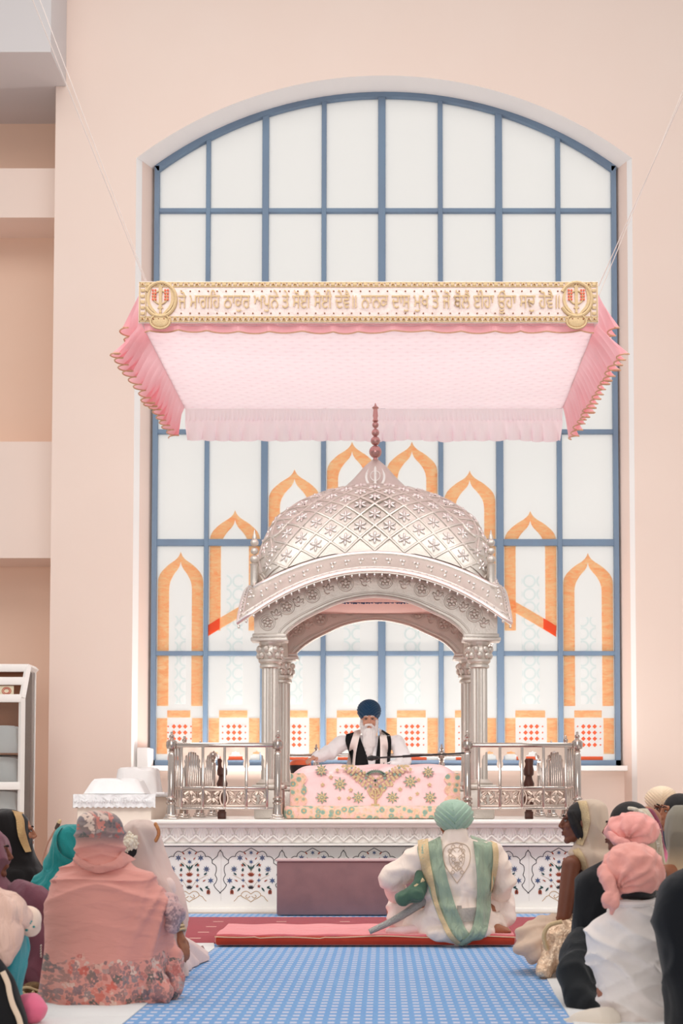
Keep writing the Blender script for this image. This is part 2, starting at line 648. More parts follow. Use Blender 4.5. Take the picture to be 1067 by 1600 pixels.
def bandz(px):
    """the long arched ribbon that crosses the middle columns"""
    d = abs(px - 596)
    return 992 - (272 - min(d, 272)) * 0.90 if d > 150 else 882 - (150 - d) * 0.5

for i in range(8):
    x0 = edges[i] + half[i] + 0.012; x1 = edges[i + 1] - half[i + 1] - 0.012
    cw = x1 - x0
    zt = xz(600, apex[i], YG)[1]
    sw = 0.13
    zsp = zt - 0.50
    if i in (0, 7): zend = zd
    else:
        zend = xz(600, 985 - (0 if i in (1, 6) else 80), YG)[1]
    o = ogee(x0, x1, zt, 0.36, 0)
    inn = ogee(x0 + sw, x1 - sw, zt - 0.11, 0.34, 0)
    o = [(x0, zend)] + o + [(x1, zend)]
    inn = [(x0 + sw, zend)] + inn + [(x1 - sw, zend)]
    m = MB()
    yy0, yy1 = YG + 0.005, YG + 0.018
    m.ribbon([(a, yy0, b) for a, b in o], [(a, yy0, b) for a, b in inn], 0.012)
    m.build('stained_arch', M['orange'], win, smooth=False)
    # etched fretwork field
    m = MB()
    m.box(x0 + sw + .07, x1 - sw - .07, YG + .012, YG + .019, xz(600, 1100, YG)[1], zt - 0.75)
    m.build('etched_field', M['fret'], win, smooth=False)
    # dado: orange blocks and the diamond lattice
    m = MB()
    z0, z1 = xz(600, 1110, YG)[1], xz(600, 1121, YG)[1]
    m.box(x0 + sw - .01, x1 - sw - .01, yy0, yy1, z1, z0)
    za, zb2 = xz(600, 1122, YG)[1], xz(600, 1178, YG)[1]
    m.box(x0, x0 + sw - .01, yy0, yy1, zb2, za)
    m.box(x1 - sw + .01, x1, yy0, yy1, zb2, za)
    m.mi = 1
    m.box(x0 + sw, x1 - sw, yy0, yy1, xz(600, 1192, YG)[1], xz(600, 1182, YG)[1])
    xc = (x0 + x1) / 2
    for r in range(4):
        zc = xz(600, 1135 + r * 9.6, YG)[1]
        for c in range(-2, 3):
            s_ = 0.026 if abs(c) < 2 else 0.011
            xx = xc + c * 0.066
            m.prism([(xx - s_, zc), (xx, zc - s_), (xx + s_, zc), (xx, zc + s_)], yy0, yy1)
    m.build('stained_dado', [M['orange'], M['red_glass']], win, smooth=False)

for sgn in (-1, 1):
    m = MB()
    up, lo = [], []
    for k in range(13):
        t = k / 12
        px = 596 + sgn * (273 - t * 240)
        py = 978 - 150 * t + 30 * t * t
        py2 = py + 17
        a = xz(px, py, YG); b = xz(px, py2, YG)
        up.append((a[0], YG + .002, a[1])); lo.append((b[0], YG + .002, b[1]))
    m.ribbon(up, lo, 0.012)
    m.mi = 1
    a0, b0, a1, b1 = up[0], lo[0], up[1], lo[1]
    m.ribbon([Vector(up[0]) - Vector((0, .002, 0)), Vector(up[1]) - Vector((0, .002, 0))], [Vector(lo[0]) - Vector((0, .002, 0)), Vector(lo[1]) - Vector((0, .002, 0))], 0.006)
    m.build('stained_ribbon', [M['orange'], M['red_glass']], win, smooth=False)

# ================================================================== floor coverings
def carpet(name, base, dot, sx, sy, dw, dh, base2=None, ox=0.0):
    g = NM(name)
    t = g.n('ShaderNodeTexCoord')
    s_ = g.n('ShaderNodeSeparateXYZ', i0=t.outputs['Object'])
    u = g.math('FRACT', g.math('ADD', g.math('DIVIDE', s_.outputs[0], sx), 50.5 + ox))
    v = g.math('FRACT', g.math('ADD', g.math('DIVIDE', s_.outputs[1], sy), 50.5))
    f = g.math('MULTIPLY', g.math('LESS_THAN', u, dw), g.math('LESS_THAN', v, dh))
    nz = g.noise(g.coord('Object'), 3, 4)
    bc = g.mix(nz, lin(base), lin(base2 or base))
    col = g.mix(f, bc, lin(dot))
    nrm = g.bump(g.noise(g.coord('Object'), 220, 2), 0.5, 0.01)
    return g.done(g.principled(col, 0.95, 0, nrm, 0.1, 0.3))


def slab(name, outline, z0, z1, mat, label, cat):
    m = MB()
    n = len(outline)
    m.loft([[(x, y, z0) for x, y in outline], [(x, y, z1 - .003) for x, y in outline],
            [(x * 0.9995, y, z1) for x, y in outline]])
    return tag(m.build(name, mat, smooth=False), label, cat)


RUNY = 9.35
def fxy(px, py, z=0.0):
    Y = FY(py, z)
    return (P(px, py, Y).x, Y)

YPL = FY(1427)                   # front of the platform's plinth
slab('carpet', [(-2.2, 3.2), (2.2, 3.2), (2.2, 12.2), (-2.2, 12.2)], 0.0, 0.008,
     carpet('blue_carpet', (98, 150, 208), (206, 204, 220), 0.054, 0.10, 0.55, 0.4, (112, 164, 214)),
     'blue carpet with rows of small pale dashes running up the aisle', 'carpet')
slab('carpet', [(-2.1, 9.6), (2.3, 9.6), (2.3, 11.75), (-2.1, 11.75)], 0.008, 0.016,
     carpet('red_carpet', (150, 30, 46), (226, 176, 160), 0.5, 0.46, 0.16, 0.10, (168, 44, 60), 0.2),
     'dark red carpet strip in front of the marble platform', 'carpet')
# white sheets on both sides of the aisle
Ls = [fxy(335, 1484), fxy(292, 1517), fxy(262, 1545), fxy(232, 1570), fxy(196, 1600)]
d_ = Vector(Ls[-1]) - Vector(Ls[-2]); Ls.append(tuple(Vector(Ls[-1]) + d_ * 6))
out = [(-6, Ls[-1][1])] + Ls[::-1] + [fxy(333, 1468), fxy(290, 1457), (-6, FY(1452))]
slab('floor_sheet', out, 0.0, 0.014, cloth('sheet_cotton', (228, 225, 222), (218, 215, 213), wr=0.5, wscale=4, stretch=(1, 1, 1)),
     'white sheet spread on the floor left of the blue aisle carpet', 'sheet')
Rs = [fxy(812, 1484), fxy(838, 1500), fxy(850, 1524), fxy(866, 1555), fxy(884, 1583), fxy(894, 1600)]
d_ = Vector(Rs[-1]) - Vector(Rs[-2]); Rs.append(tuple(Vector(Rs[-1]) + d_ * 6))
out = [(6, Rs[-1][1])] + Rs[::-1] + [fxy(806, 1462), (6, FY(1452))]
slab('floor_sheet', out[::-1], 0.0, 0.014, bpy.data.materials['sheet_cotton'],
     'white sheet spread on the floor right of the blue aisle carpet', 'sheet')

# padded red and pink mat in front of the groom
M['mat_pink'] = cloth('pink_velvet', (226, 112, 118), (236, 130, 134), rough=0.9, sheen=0.5)
M['mat_red'] = cloth('rust_red_velvet', (182, 58, 30), (158, 40, 22), rough=0.85, sheen=0.4)
YM = FY(1482)
xl_, xr_ = P(335, 1482, YM).x, P(806, 1482, YM).x
YMB = FY(1446, 0.085)
t = thing('floor_mat', 'long padded mat with pink top and rust-red front edge across the aisle', 'mat', ((xl_ + xr_) / 2, (YM + YMB) / 2, 0.016))
m = MB(); m.bbox(xl_, xr_, YM, YMB, 0.017, 0.084, 0.025); m.build('cushion', M['mat_red'], t)
m = MB()
pr = []
n = 40
for (xx, yy0) in ((0, 0),):
    top = []
    rows = 8
    g_ = []
    for j in range(rows + 1):
        y = YM + 0.015 + (YMB - YM - 0.02) * j / rows
        g_.append([(xl_ + 0.01 + (xr_ - xl_ - 0.02) * i / n, y + 0.006 * sin(i * 1.1), 0.090 + 0.006 * min(1, j / 1.2) + 0.003 * sin(i * .9 + j)) for i in range(n + 1)])
    m.loft([[Vector(p) for p in r] for r in g_], close=False)
    m.loft([[Vector(p) - Vector((0, 0, 0.012)) for p in r] for r in g_], close=False)
    m.ribbon(g_[0], [Vector(p) - Vector((0, 0, 0.012)) for p in g_[0]])
m.build('pink_cover', M['mat_pink'], t)
m = MB(); m.tube([(xl_ + (xr_ - xl_) * i / 60, YM + 0.004, 0.076 - 0.005 * sin(i * .33) - .008 * (1 if 8 < i < 22 else 0)) for i in range(61)], 0.0035, 6)
m.build('piping', simple('gold_piping', (226, 186, 150), 0.6), t)

# ================================================================== marble platform
PXL, PXR = P(244, 1280, 12.27).x, P(930, 1280, 12.27).x
ZT = P(600, 1281, 12.24).z
YF, YB = 12.42, 15.85
plat = thing('platform', 'white marble platform with flower inlay and carved scalloped frieze', 'platform', ((PXL + PXR) / 2, YF, 0))
m = MB()
m.box(PXL + .03, PXR - .03, YF, YB, 0, ZT - .02)
m.build('body', M['marble'], plat, smooth=False)
zpl = P(600, 1409, YF - .05).z
m = MB()
m.bbox(PXL - .08, PXR + .08, YPL, YF + .02, 0.0, P(600, 1419, YPL).z, .012)
m.bbox(PXL - .02, PXR + .02, YPL + .08, YF + .02, 0.02, zpl, .012)
# egg and dart moulding along the plinth
k = 0
x = PXL
while x < PXR:
    m.ell((x, YPL + .08, (zpl + .06) / 2 + .01), (.018, .005, .026), n=8, m=6)
    x += .045
m.build('plinth', M['marble'], plat)
m = MB()
m.bbox(PXL - .05, PXR + .05, 12.24, YB, ZT - 0.035, ZT, .012)
m.bbox(PXL - .03, PXR + .03, 12.28, YB, ZT - 0.07, ZT - .03, .012)
m.build('cornice', M['marble'], plat)
# frieze: row of hanging scalloped leaves
m = MB()
z1, z0 = P(600, 1287, 12.34).z, P(600, 1316, 12.37).z
m.box(PXL, PXR, 12.355, YF + .01, z0 - .005, z1 + .03)
m.bbox(PXL, PXR, 12.32, YF + .01, z0 - .03, z0 - .008, .006)
wv = (PXR - PXL) / 34
for i in range(34):
    xc = PXL + (i + .5) * wv
    for q in range(5):
        a = (q - 2) * 0.42
        m.capsule((xc + sin(a) * wv * .2, 12.348, z1 - .02), (xc + sin(a) * wv * .5, 12.346, z0 + .035 + abs(q - 2) * .022), .010, .016, 8, 3)
    m.capsule((xc - wv * .5, 12.346, z0 + .06), (xc, 12.340, z0 + .012), .010, .013, 8, 3)
    m.capsule((xc, 12.340, z0 + .012), (xc + wv * .5, 12.346, z0 + .06), .013, .010, 8, 3)
m.build('frieze', M['marble'], plat)

# inlaid flower panels
M['ink'] = simple('inlay_black_stone', (70, 66, 70), 0.4)
M['lapis'] = simple('inlay_blue_stone', (66, 84, 120), 0.4, var=(86, 104, 140), vscale=30)
M['green_stone'] = simple('inlay_green_stone', (46, 92, 82), 0.4, var=(60, 70, 80), vscale=30)
M['rust_stone'] = simple('inlay_rust_stone', (176, 92, 60), 0.4, var=(150, 64, 54), vscale=30)
M['ochre'] = simple('inlay_ochre_stone', (186, 148, 100), 0.4)
pz0, pz1 = P(600, 1408, YF).z, P(600, 1323, YF).z
PW = 96.2 * YF / F * 1.02

def panel_mesh():
    m = MB()
    U = PW / 96.2                                     # metres per photo pixel
    YI = 0.0
    def pt(u, v): return (u * U, YI, pz1 - (v - 1323) * U)
    def flat(poly, mi):
        m.mi = mi
        m.prism([(u * U, pz1 - (v - 1323) * U) for u, v in poly], -0.004, 0.003)
    def star(u, v, r, mi, n=6, a0=pi / 2, inner=.42):
        flat([(u + (r if q % 2 == 0 else r * inner) * cos(a0 + pi * q / n), v - (r if q % 2 == 0 else r * inner) * sin(a0 + pi * q / n)) for q in range(2 * n)], mi)
    def leaf(u, v, a, L, w_, mi):
        c, s_ = cos(a), sin(a)
        pts = [(0, 0), (.3, .9), (.65, .75), (1, 0), (.65, -.75), (.3, -.9)]
        flat([(u + c * L * p - s_ * w_ * q, v - (s_ * L * p + c * w_ * q)) for p, q in pts], mi)
    def line(pts, mi, w_=.55):
        m.mi = mi
        m.tube([(u * U, -.001, pz1 - (v - 1323) * U) for u, v in smooth_path(pts, 4)], w_ * U, 6)
    # cusped arch and the half cartouches left and right
    for s_ in (-1, 1):
        line([(0, 1325), (s_ * 3, 1326.5), (s_ * 9, 1330), (s_ * 12, 1331.5)], 0)
        line([(s_ * 12, 1331.5), (s_ * 18, 1330), (s_ * 23, 1334), (s_ * 24, 1338)], 0)
        line([(s_ * 24, 1338), (s_ * 29, 1338), (s_ * 34, 1342), (s_ * 34.5, 1348)], 0)
        line([(s_ * 34.5, 1348), (s_ * 40, 1352), (s_ * 41, 1359), (s_ * 39, 1366)], 0)
        line([(s_ * 34.5, 1344), (s_ * 38, 1341), (s_ * 42.5, 1337), (s_ * 44, 1332), (s_ * 48.1, 1328)], 0)
        line([(s_ * 39, 1366), (s_ * 42, 1372), (s_ * 40, 1378), (s_ * 37.5, 1381), (s_ * 40, 1386), (s_ * 48.1, 1394)], 0)
        # side flowers
        for (u, v, r, mi, n) in ((17, 1340, 5.2, 1, 6), (26, 1357, 5.4, 1, 8), (32.5, 1374.5, 5, 1, 6), (13, 1351, 3, 3, 5),
                                 (13, 1366, 3, 3, 5), (12, 1374, 3.2, 1, 4), (12, 1383, 3, 3, 5)):
            star(s_ * u, v, r, mi, n)
        star(s_ * 26, 1357, 1.6, 4, 6); star(s_ * 17, 1340, 1.5, 4, 6)
        for (u, v, a, L, w_, mi) in ((8, 1335, .9, 6, 1.2, 3), (6, 1343, .9, 5, 1.0, 3), (8, 1353, .8, 8, 1.3, 2), (1, 1357, 1.0, 8, 1.5, 2),
                                     (13, 1361, 1.7, 6, 2, 2), (22, 1366, .6, 6, 1.6, 2), (20, 1376, .5, 6, 1, 3), (24, 1384, -.5, 9, 1.3, 2),
                                     (16, 1385, -.9, 8, 1.5, 2), (24, 1386, .6, 6, 1.4, 2)):
            leaf(s_ * u, v, a if s_ > 0 else pi - a, L, w_, mi)
        leaf(s_ * 29, 1388, -pi / 2 + s_ * .25, 8, 2.2, 3); leaf(s_ * 29, 1388, -pi / 2 - s_ * .25, 8, 2.0, 3); leaf(s_ * 29, 1388, -pi / 2, 8, 1.3, 0)
        # scrolls at the foot
        line([(0, 1395), (s_ * 6, 1391), (s_ * 12, 1392), (s_ * 15, 1397), (s_ * 10, 1401), (s_ * 4, 1404), (0, 1407)], 4, .45)
        line([(s_ * 1, 1398), (s_ * 5, 1401), (s_ * 8, 1399), (s_ * 6, 1396)], 4, .45)
        line([(s_ * 15, 1397), (s_ * 20, 1399), (s_ * 22, 1402), (s_ * 26, 1406)], 4, .4)
        line([(s_ * 2, 1388), (s_ * 8, 1378), (s_ * 16, 1372), (s_ * 28, 1366)], 4, .22)
        line([(0, 1362), (s_ * 5, 1352), (s_ * 12, 1346)], 4, .22)
    star(0, 1332, 3.6, 1, 6); star(0, 1346, 3.8, 1, 6)
    for a in (-.9, -.45, 0, .45, .9):
        leaf(0, 1368, pi / 2 + a, 7, 1.5, 3)
        leaf(0, 1378, pi / 2 + a, 6, 1.3, 3)
        leaf(0, 1387, pi / 2 + a * 1.1, 6, 1.3, 0)
    leaf(0, 1360, pi / 2, 9, 1.4, 2)
    # joint between slabs
    m.mi = 5
    m.box(48.0 * U, 48.4 * U, -.0015, .002, pz0, pz1)
    return m

pm = None
for k in range(7):
    xc = P(296 + 96.2 * k, 1360, YF).x
    if pm is None:
        pm = panel_mesh().build('inlay_panel', [M['ink'], M['lapis'], M['green_stone'], M['rust_stone'], M['ochre'], simple('stone_joint', (206, 200, 192), .6)], None, smooth=False)
        o = pm
    else:
        o = pm.copy(); COL.objects.link(o)
    o.parent = plat
    o.location = (xc - plat.location.x, YF - plat.location.y, 0)
m = MB(); m.box(PXL + .03, PXR - .03, YF - .003, YF + .01, pz1, pz1 + .008)
m.build('inlay_line', M['ink'], plat, smooth=False)

# mauve upholstered box in front
YX = FY(1433)
bx0, bx1 = P(432, 1432, YX).x, P(742, 1432, YX).x
bzt = P(500, 1342, YX).z
t = thing('offering_box', 'long mauve velvet box standing before the marble platform', 'box', ((bx0 + bx1) / 2, YX + .18, 0.016))
m = MB(); m.bbox(bx0, bx1, YX, YX + .15, 0.017, bzt - .02, .012)
m.build('body', cloth('mauve_velvet', (146, 110, 112), (120, 92, 96), wr=.35, wscale=3, stretch=(1, 1, 1), sheen=.6), t)
m = MB(); m.bbox(bx0 - .012, bx1 + .012, YX - .012, YX + .16, bzt - .022, bzt, .008)
m.build('lid', simple('pale_mauve_lid', (196, 172, 172), .6), t)

# ================================================================== silver palanquin
PC = Vector((-0.085, 13.8, ZT))
pal = thing('palanquin', 'embossed silver palanquin with domed roof on fluted columns', 'palanquin', PC)
XL, XR = -1.043, 0.868
YCF, YCB = 12.98, 14.6
zcap = P(600, 1040, YCF).z; zab = P(600, 1004, YCF).z
for (x, y) in ((XL, YCF), (XR, YCF), (XL, YCB), (XR, YCB)):
    m = MB()
    n = 48
    zb_ = ZT + .34
    rings = []
    for z in (zb_, zcap):
        rings.append([(x + (.078 - .012 * (0.5 + 0.5 * cos(12 * 2 * pi * j / n)) ** 2) * cos(2 * pi * j / n), y + (.078 - .012 * (0.5 + .5 * cos(12 * 2 * pi * j / n)) ** 2) * sin(2 * pi * j / n), z) for j in range(n)])
    m.loft(rings)
    col_ = m.build('column', M['silver'], pal)
    m = MB()
    m.bbox(x - .13, x + .13, y - .13, y + .13, ZT + .001, ZT + .27, .012)
    m.bbox(x - .15, x + .15, y - .15, y + .15, ZT + .27, ZT + .31, .012)
    m.lathe((x, y, ZT), [(.12, .31), (.125, .325), (.1, .345), (.085, .36)], 24)
    m.build('base', M['silver'], col_)
    m = MB()
    h = zab - zcap
    m.lathe((x, y, zcap), [(.078, -.03), (.095, -.02), (.095, 0), (.082, .01), (.105, .03), (.108, .05), (.09, .06), (.1, h * .45), (.112, h * .6), (.1, h * .78), (.088, h * .85), (.1, h * .95), (.1, h)], 24)
    for q in range(8):
        a = 2 * pi * q / 8
        for (zz, rr) in ((h * .42, .1), (h * .68, .108)):
            m.ell((x + rr * cos(a + zz * 9), y + rr * sin(a + zz * 9), zcap + zz), (.028, .028, .035), n=8, m=6)
    m.build('capital', M['silver'], col_)

def catmull_px(pts, Y, k=6):
    return [xz(a, b, Y) for a, b in smooth_path(pts, k)]

# arched fascia, front and rear
YFA = 12.88
archpx = [(443, 1003), (445, 990), (466, 972), (495, 956), (535, 939), (586, 931), (637, 939), (677, 956), (706, 971), (725, 990), (727, 1003)]
inner_a = catmull_px(archpx, YFA, 5)
def fascia(y, shape_in, name, front):
    m = MB()
    xo0, xo1 = xz(397, 1000, YFA)[0], xz(777, 1000, YFA)[0]
    zt_ = [(xo0, zab)] + [(xo0, xz(0, 955, YFA)[1])]
    topc = catmull_px([(397, 950), (440, 925), (500, 898), (586, 882), (672, 898), (735, 925), (777, 950)], YFA, 5)
    out_ = [(xo0, zab)] + topc + [(xo1, zab)]
    # ribbon between the outer and the inner arch
    n = 60
    def resample(pl):
        d = [0]
        for a, b in zip(pl, pl[1:]): d.append(d[-1] + sqrt((a[0] - b[0])**2 + (a[1] - b[1])**2))
        r = []
        for i in range(n + 1):
            s_ = d[-1] * i / n
            j = 0
            while j < len(d) - 2 and d[j + 1] < s_: j += 1
            t_ = (s_ - d[j]) / max(d[j + 1] - d[j], 1e-9)
            r.append((pl[j][0] + (pl[j + 1][0] - pl[j][0]) * t_, pl[j][1] + (pl[j + 1][1] - pl[j][1]) * t_))
        return r
    # match by x so that the ribbon stays upright
    A = [(xo0, zab)] + shape_in + [(xo1, zab)]
    # build as columns: polygon between curves
    poly = out_ + shape_in[::-1]
    m.prism(poly, y, y + .13)
    # inner and outer mouldings
    m.tube([(a, y - .004, b) for a, b in shape_in], .014, 8)
    off = [(a * 0.0 + PC.x + (a - PC.x) * 1.045, b + .035) for a, b in shape_in if b > zab + .02]
    m.tube([(a, y - .004, b) for a, b in off], .008, 6)
    m.bbox(xo0 - .03, xz(449, 1000, YFA)[0], y - .03, y + .16, zab, zab + .035, .008)
    m.bbox(xz(722, 1000, YFA)[0], xo1 + .03, y - .03, y + .16, zab, zab + .035, .008)
    m.bbox(xo0 - .015, xz(447, 1000, YFA)[0], y - .018, y + .15, zab + .035, zab + .07, .008)
    m.bbox(xz(724, 1000, YFA)[0], xo1 + .015, y - .018, y + .15, zab + .035, zab + .07, .008)
    # embossed roundels, leaves and scrolls along the band
    mid = []
    for i, (a, b) in enumerate(smooth_path([(418, 973), (440, 953), (466, 940), (500, 925), (540, 912), (586, 907), (632, 912), (672, 925), (706, 940), (732, 953), (756, 973)], 3)):
        mid.append(xz(a, b, YFA))
    for i, (a, b) in enumerate(mid[::2]):
        r = .065 if i % 2 == 0 else .04
        circ = [(a + r * cos(2 * pi * q / 18), y - .003, b + r * sin(2 * pi * q / 18)) for q in range(18)]
        if i % 2 == 0:
            m.tube(circ, .009, 6, close=True)
            for q in range(5):
                an = 2 * pi * q / 5 + .3
                m.ell((a + .03 * cos(an), y, b + .03 * sin(an)), (.02, .014, .02), n=8, m=6)
        else:
            for q in range(3):
                an = pi / 2 + (q - 1) * .9
                m.ell((a + .035 * cos(an), y, b + .035 * sin(an) - .015), (.016, .012, .03), Matrix.Rotation(-(q - 1) * .9, 3, 'Y'), n=8, m=6)
            m.tube([(a + .05 * cos(th) * (1 - th / 9), y, b - .02 + .05 * sin(th) * (1 - th / 9)) for th in [q * .5 for q in range(12)]], .006, 5)
    return m.build(name, M['silver'], pal)

fascia(YFA, inner_a, 'front_arch', True)
fascia(YCB - .06, inner_a, 'rear_arch', False)
# sides: plain arched beams
zsp_top = xz(586, 925, YFA)[1]
for x in (XL, XR):
    m = MB()
    pts_in = [(YCF + .07 + (YCB - YCF - .14) * i / 20, zab + .30 * sin(pi * i / 20) ** .7) for i in range(21)]
    poly = [(YCF - .05, zab), (YCF - .05, zsp_top)] + [(YCB + .05, zsp_top), (YCB + .05, zab)] + pts_in[::-1]
    tmp = MB(); tmp.prism(poly, -.06, .06)
    tmp.xform(Matrix(((0, 1, 0, x), (1, 0, 0, 0), (0, 0, 1, 0), (0, 0, 0, 1))))
    m.add(tmp.v, tmp.f)
    m.build('side_arch', M['silver'], pal, smooth=False)
# ceiling of the palanquin and its blue cloth
m = MB(); m.box(XL, XR, YCF - .02, YCB + .02, zsp_top + .02, zsp_top + .05)
m.build('ceiling_board', simple('pink_lining', (222, 176, 168), .8), pal, smooth=False)
m = MB()
zz = P(586, 943, 13.7).z
for i in range(46):
    xx = P(527, 940, 13.7).x + (P(640, 940, 13.7).x - P(527, 940, 13.7).x) * i / 45
    m.capsule((xx, 13.7, zz + .08), (xx + random.uniform(-.004, .004), 13.7, zz + random.uniform(0, .012)), .011, .008, 6, 2)
m.build('fringe', simple('blue_fringe', (44, 84, 130), .8), pal)

# roof
ax_, by_ = 1.105, 0.90
zB = P(586, 860, 12.92).z
zBc = P(400, 912, 12.92).z
prof = [(1.0, zB)] + [(h / 161.0 / ax_, P(586, py, 13.8).z) for h, py in ((176.5, 868), (169, 845), (153, 815), (139, 803), (123, 792), (106, 783), (88, 775.5),
        (70, 770), (53, 765.5), (43, 757), (35, 749), (26, 739), (18, 730), (9, 722), (1.5, 716))]
PS = smooth_path(prof, 5)
def roof_pt(v, fi):
    """v index (float) into PS, fi angle"""
    i = min(int(v), len(PS) - 2); t_ = v - i
    r = PS[i][0] + (PS[i + 1][0] - PS[i][0]) * t_
    z = PS[i][1] + (PS[i + 1][1] - PS[i][1]) * t_
    p = 2 + 5 * max(0, min(1, (r - .2) / .7)) ** 1.2
    c, s_ = cos(fi), sin(fi)
    ux = (1 if c >= 0 else -1) * abs(c) ** (2 / p); uy = (1 if s_ >= 0 else -1) * abs(s_) ** (2 / p)
    tc_ = min(abs(ux), abs(uy))
    drop = (zB - zBc) * tc_ ** 2 * max(0, min(1, (r - .3) / .7))
    return Vector((PC.x + ax_ * r * ux, PC.y + by_ * r * uy, z - drop))
NV = len(PS) - 1
NA_ = 144
m = MB()
m.loft([[roof_pt(v, 2 * pi * (j + .5) / NA_) for j in range(NA_)] for v in range(NV + 1)])
m.build('dome', M['silver'], pal)
# lattice and florets embossed on the dome
def on_side(side, X, v):
    """point on the roof's side at lateral position X and profile index v"""
    i = min(int(v), NV - 1); t_ = v - i
    r = PS[i][0] + (PS[i + 1][0] - PS[i][0]) * t_
    z = PS[i][1] + (PS[i + 1][1] - PS[i][1]) * t_
    p = 2 + 5 * max(0, min(1, (r - .2) / .7)) ** 1.2
    A, B = (ax_, by_) if side in ('f', 'b') else (by_, ax_)
    q = abs(X) / (A * r)
    if q > .97: return None
    d = (1 - q ** p) ** (1 / p)
    tc_ = min(q, d)
    drop = (zB - zBc) * tc_ ** 2 * max(0, min(1, (r - .3) / .7))
    if side == 'f': return Vector((PC.x + X, PC.y - B * r * d, z - drop))
    if side == 'l': return Vector((PC.x - B * r * d, PC.y + X, z - drop))
    return Vector((PC.x + B * r * d, PC.y + X, z - drop))
# arclength along the front profile
AL = [0]
for v in range(1, NV + 1):
    AL.append(AL[-1] + (on_side('f', 0, v) - on_side('f', 0, v - 1)).length)
def v_of(L):
    for i in range(NV):
        if AL[i + 1] >= L: return i + (L - AL[i]) / (AL[i + 1] - AL[i])
    return NV
LTOP = next(AL[i] for i in range(NV) if PS[i][0] < .33)
DW, DH = .27, .24
ml = MB(); mf = MB()
for side in ('f', 'l', 'r'):
    for sg in (-1, 1):
        for k in range(-14, 15):
            run = []
            for q in range(80):
                L = LTOP * q / 79
                X = k * DW + sg * L * DW / DH
                pnt = on_side(side, X, v_of(L))
                wob = .0
                if pnt is not None: run.append(pnt)
                else:
                    if len(run) > 2: ml.tube(run, .0125, 6)
                    run = []
            if len(run) > 2: ml.tube(run, .0125, 6)
    for row in range(0, 12):
        L = (row + 1) * DH / 2
        if L > LTOP - .02: break
        for k in range(-9, 10):
            X = k * DW + (DW / 2 if row % 2 == 0 else 0) + (DW / 2)
            v = v_of(L)
            pnt = on_side(side, X, v); p2 = on_side(side, X + .02, v); p3 = on_side(side, X, v_of(L + .02))
            if pnt is None or p2 is None or p3 is None: continue
            e1 = (p2 - pnt).normalized(); e2 = (p3 - pnt).normalized()
            nn = e1.cross(e2).normalized()
            if side == 'f' and nn.y > 0: nn = -nn
            R = Matrix((e1, e2, nn)).transposed()
            for q in range(6):
                an = 2 * pi * q / 6 + .5
                Rq = R @ Matrix.Rotation(an, 3, 'Z')
                mf.ell(pnt + R @ Vector((.036 * cos(an), .036 * sin(an), .002)), (.030, .013, .012), Rq, n=8, m=6)
            mf.ell(pnt, (.016, .016, .022), R, n=8, m=6)
lat = ml.build('lattice', M['silver'], pal)
mf.build('florets', M['silver_plain'], pal)
# emblem on the cone
def khanda(m, c, s, y, th):
    """double-edged sword in a ring between two curved blades; s is half the height"""
    cx, cz = c
    def prism(poly): m.prism([(cx + a * s, cz + b * s) for a, b in poly], y, y + th)
    prism([(0, 1.0), (.09, .82), (.075, -.25), (.16, -.34), (.05, -.38), (.06, -.6), (-.06, -.6), (-.05, -.38), (-.16, -.34), (-.075, -.25), (-.09, .82)])
    m.tube([(cx + .36 * s * cos(2 * pi * q / 28), y + th / 2, cz + (.25 + .36 * sin(2 * pi * q / 28)) * s) for q in range(28)], .05 * s, 6, close=True)
    for sg in (-1, 1):
        o_ = [(.48, .82), (.68, .5), (.72, .1), (.58, -.3), (.3, -.58), (.02, -.7), (.06, -.82), (.2, -.9), (.32, -.8), (.34, -.68)]
        i_ = [(.56, .45), (.58, .1), (.46, -.22), (.24, -.46), (.1, -.56)]
        outl = smooth_path([(.48, .82), (.70, .45), (.74, .05), (.58, -.35), (.3, -.62), (.04, -.8)], 4)
        inl = smooth_path([(.12, -.68), (.28, -.48), (.48, -.22), (.58, .08), (.57, .45), (.48, .82)], 4)[:-1]
        prism([(sg * a, b) for a, b in outl + inl])
m = MB()
khanda(m, (PC.x, P(586, 747, 13.5).z), .13, 0, .012)
# lean the emblem onto the cone
v0 = v_of(LTOP + .06)
pe = on_side('f', 0, min(NV - 1, v0 + 2))
m.xform(Matrix.Translation((0, pe.y - .04, 0)))
m.build('emblem', M['silver_plain'], pal)

# sloping eave with embossed border
eo = []
zE, zEc = P(586, 890, 12.58).z, P(373, 973, 12.58).z
EX, EY = 1.215, 1.22
def base_pt(fi, r):
    """r 0..1 from the dome's base out to the eave's edge"""
    p_ = roof_pt(0, fi)
    c, s_ = cos(fi), sin(fi)
    p = 14
    mx = max(abs(c), abs(s_))
    ux, uy = c / mx, s_ / mx
    tc_ = min(abs(ux), abs(uy))
    e = Vector((PC.x + EX * ux, PC.y + EY * uy, zE - (zE - zEc) * tc_ ** 2.0))
    # dome base re-parametrised the same way
    b = Vector((PC.x + ax_ * .985 * ux, PC.y + by_ * .985 * uy, zB - (zB - zBc) * tc_ ** 2 - .005))
    q = b.lerp(e, r)
    q.z -= .04 * sin(pi * r)
    return q
fis = []
for sd in range(4):
    for j in range(36):
        t_ = -1 + 2 * j / 36
        fis.append(sd * pi / 2 + atan2(t_, 1))
m = MB()
R_ = [[base_pt(f, r) for f in fis] for r in (0, .2, .4, .6, .8, 1.0)]
m.loft(R_, cap0=False, cap1=False)
m.loft([[p - Vector((0, 0, .03)) for p in r] for r in R_[::-1]], cap0=False, cap1=False)
m.loft([R_[-1], [p - Vector((0, 0, .03)) for p in R_[-1]]], cap0=False, cap1=False)
eave = m.build('eave', M['silver'], pal)
m = MB()
m.tube(R_[-1], .018, 8, close=True)
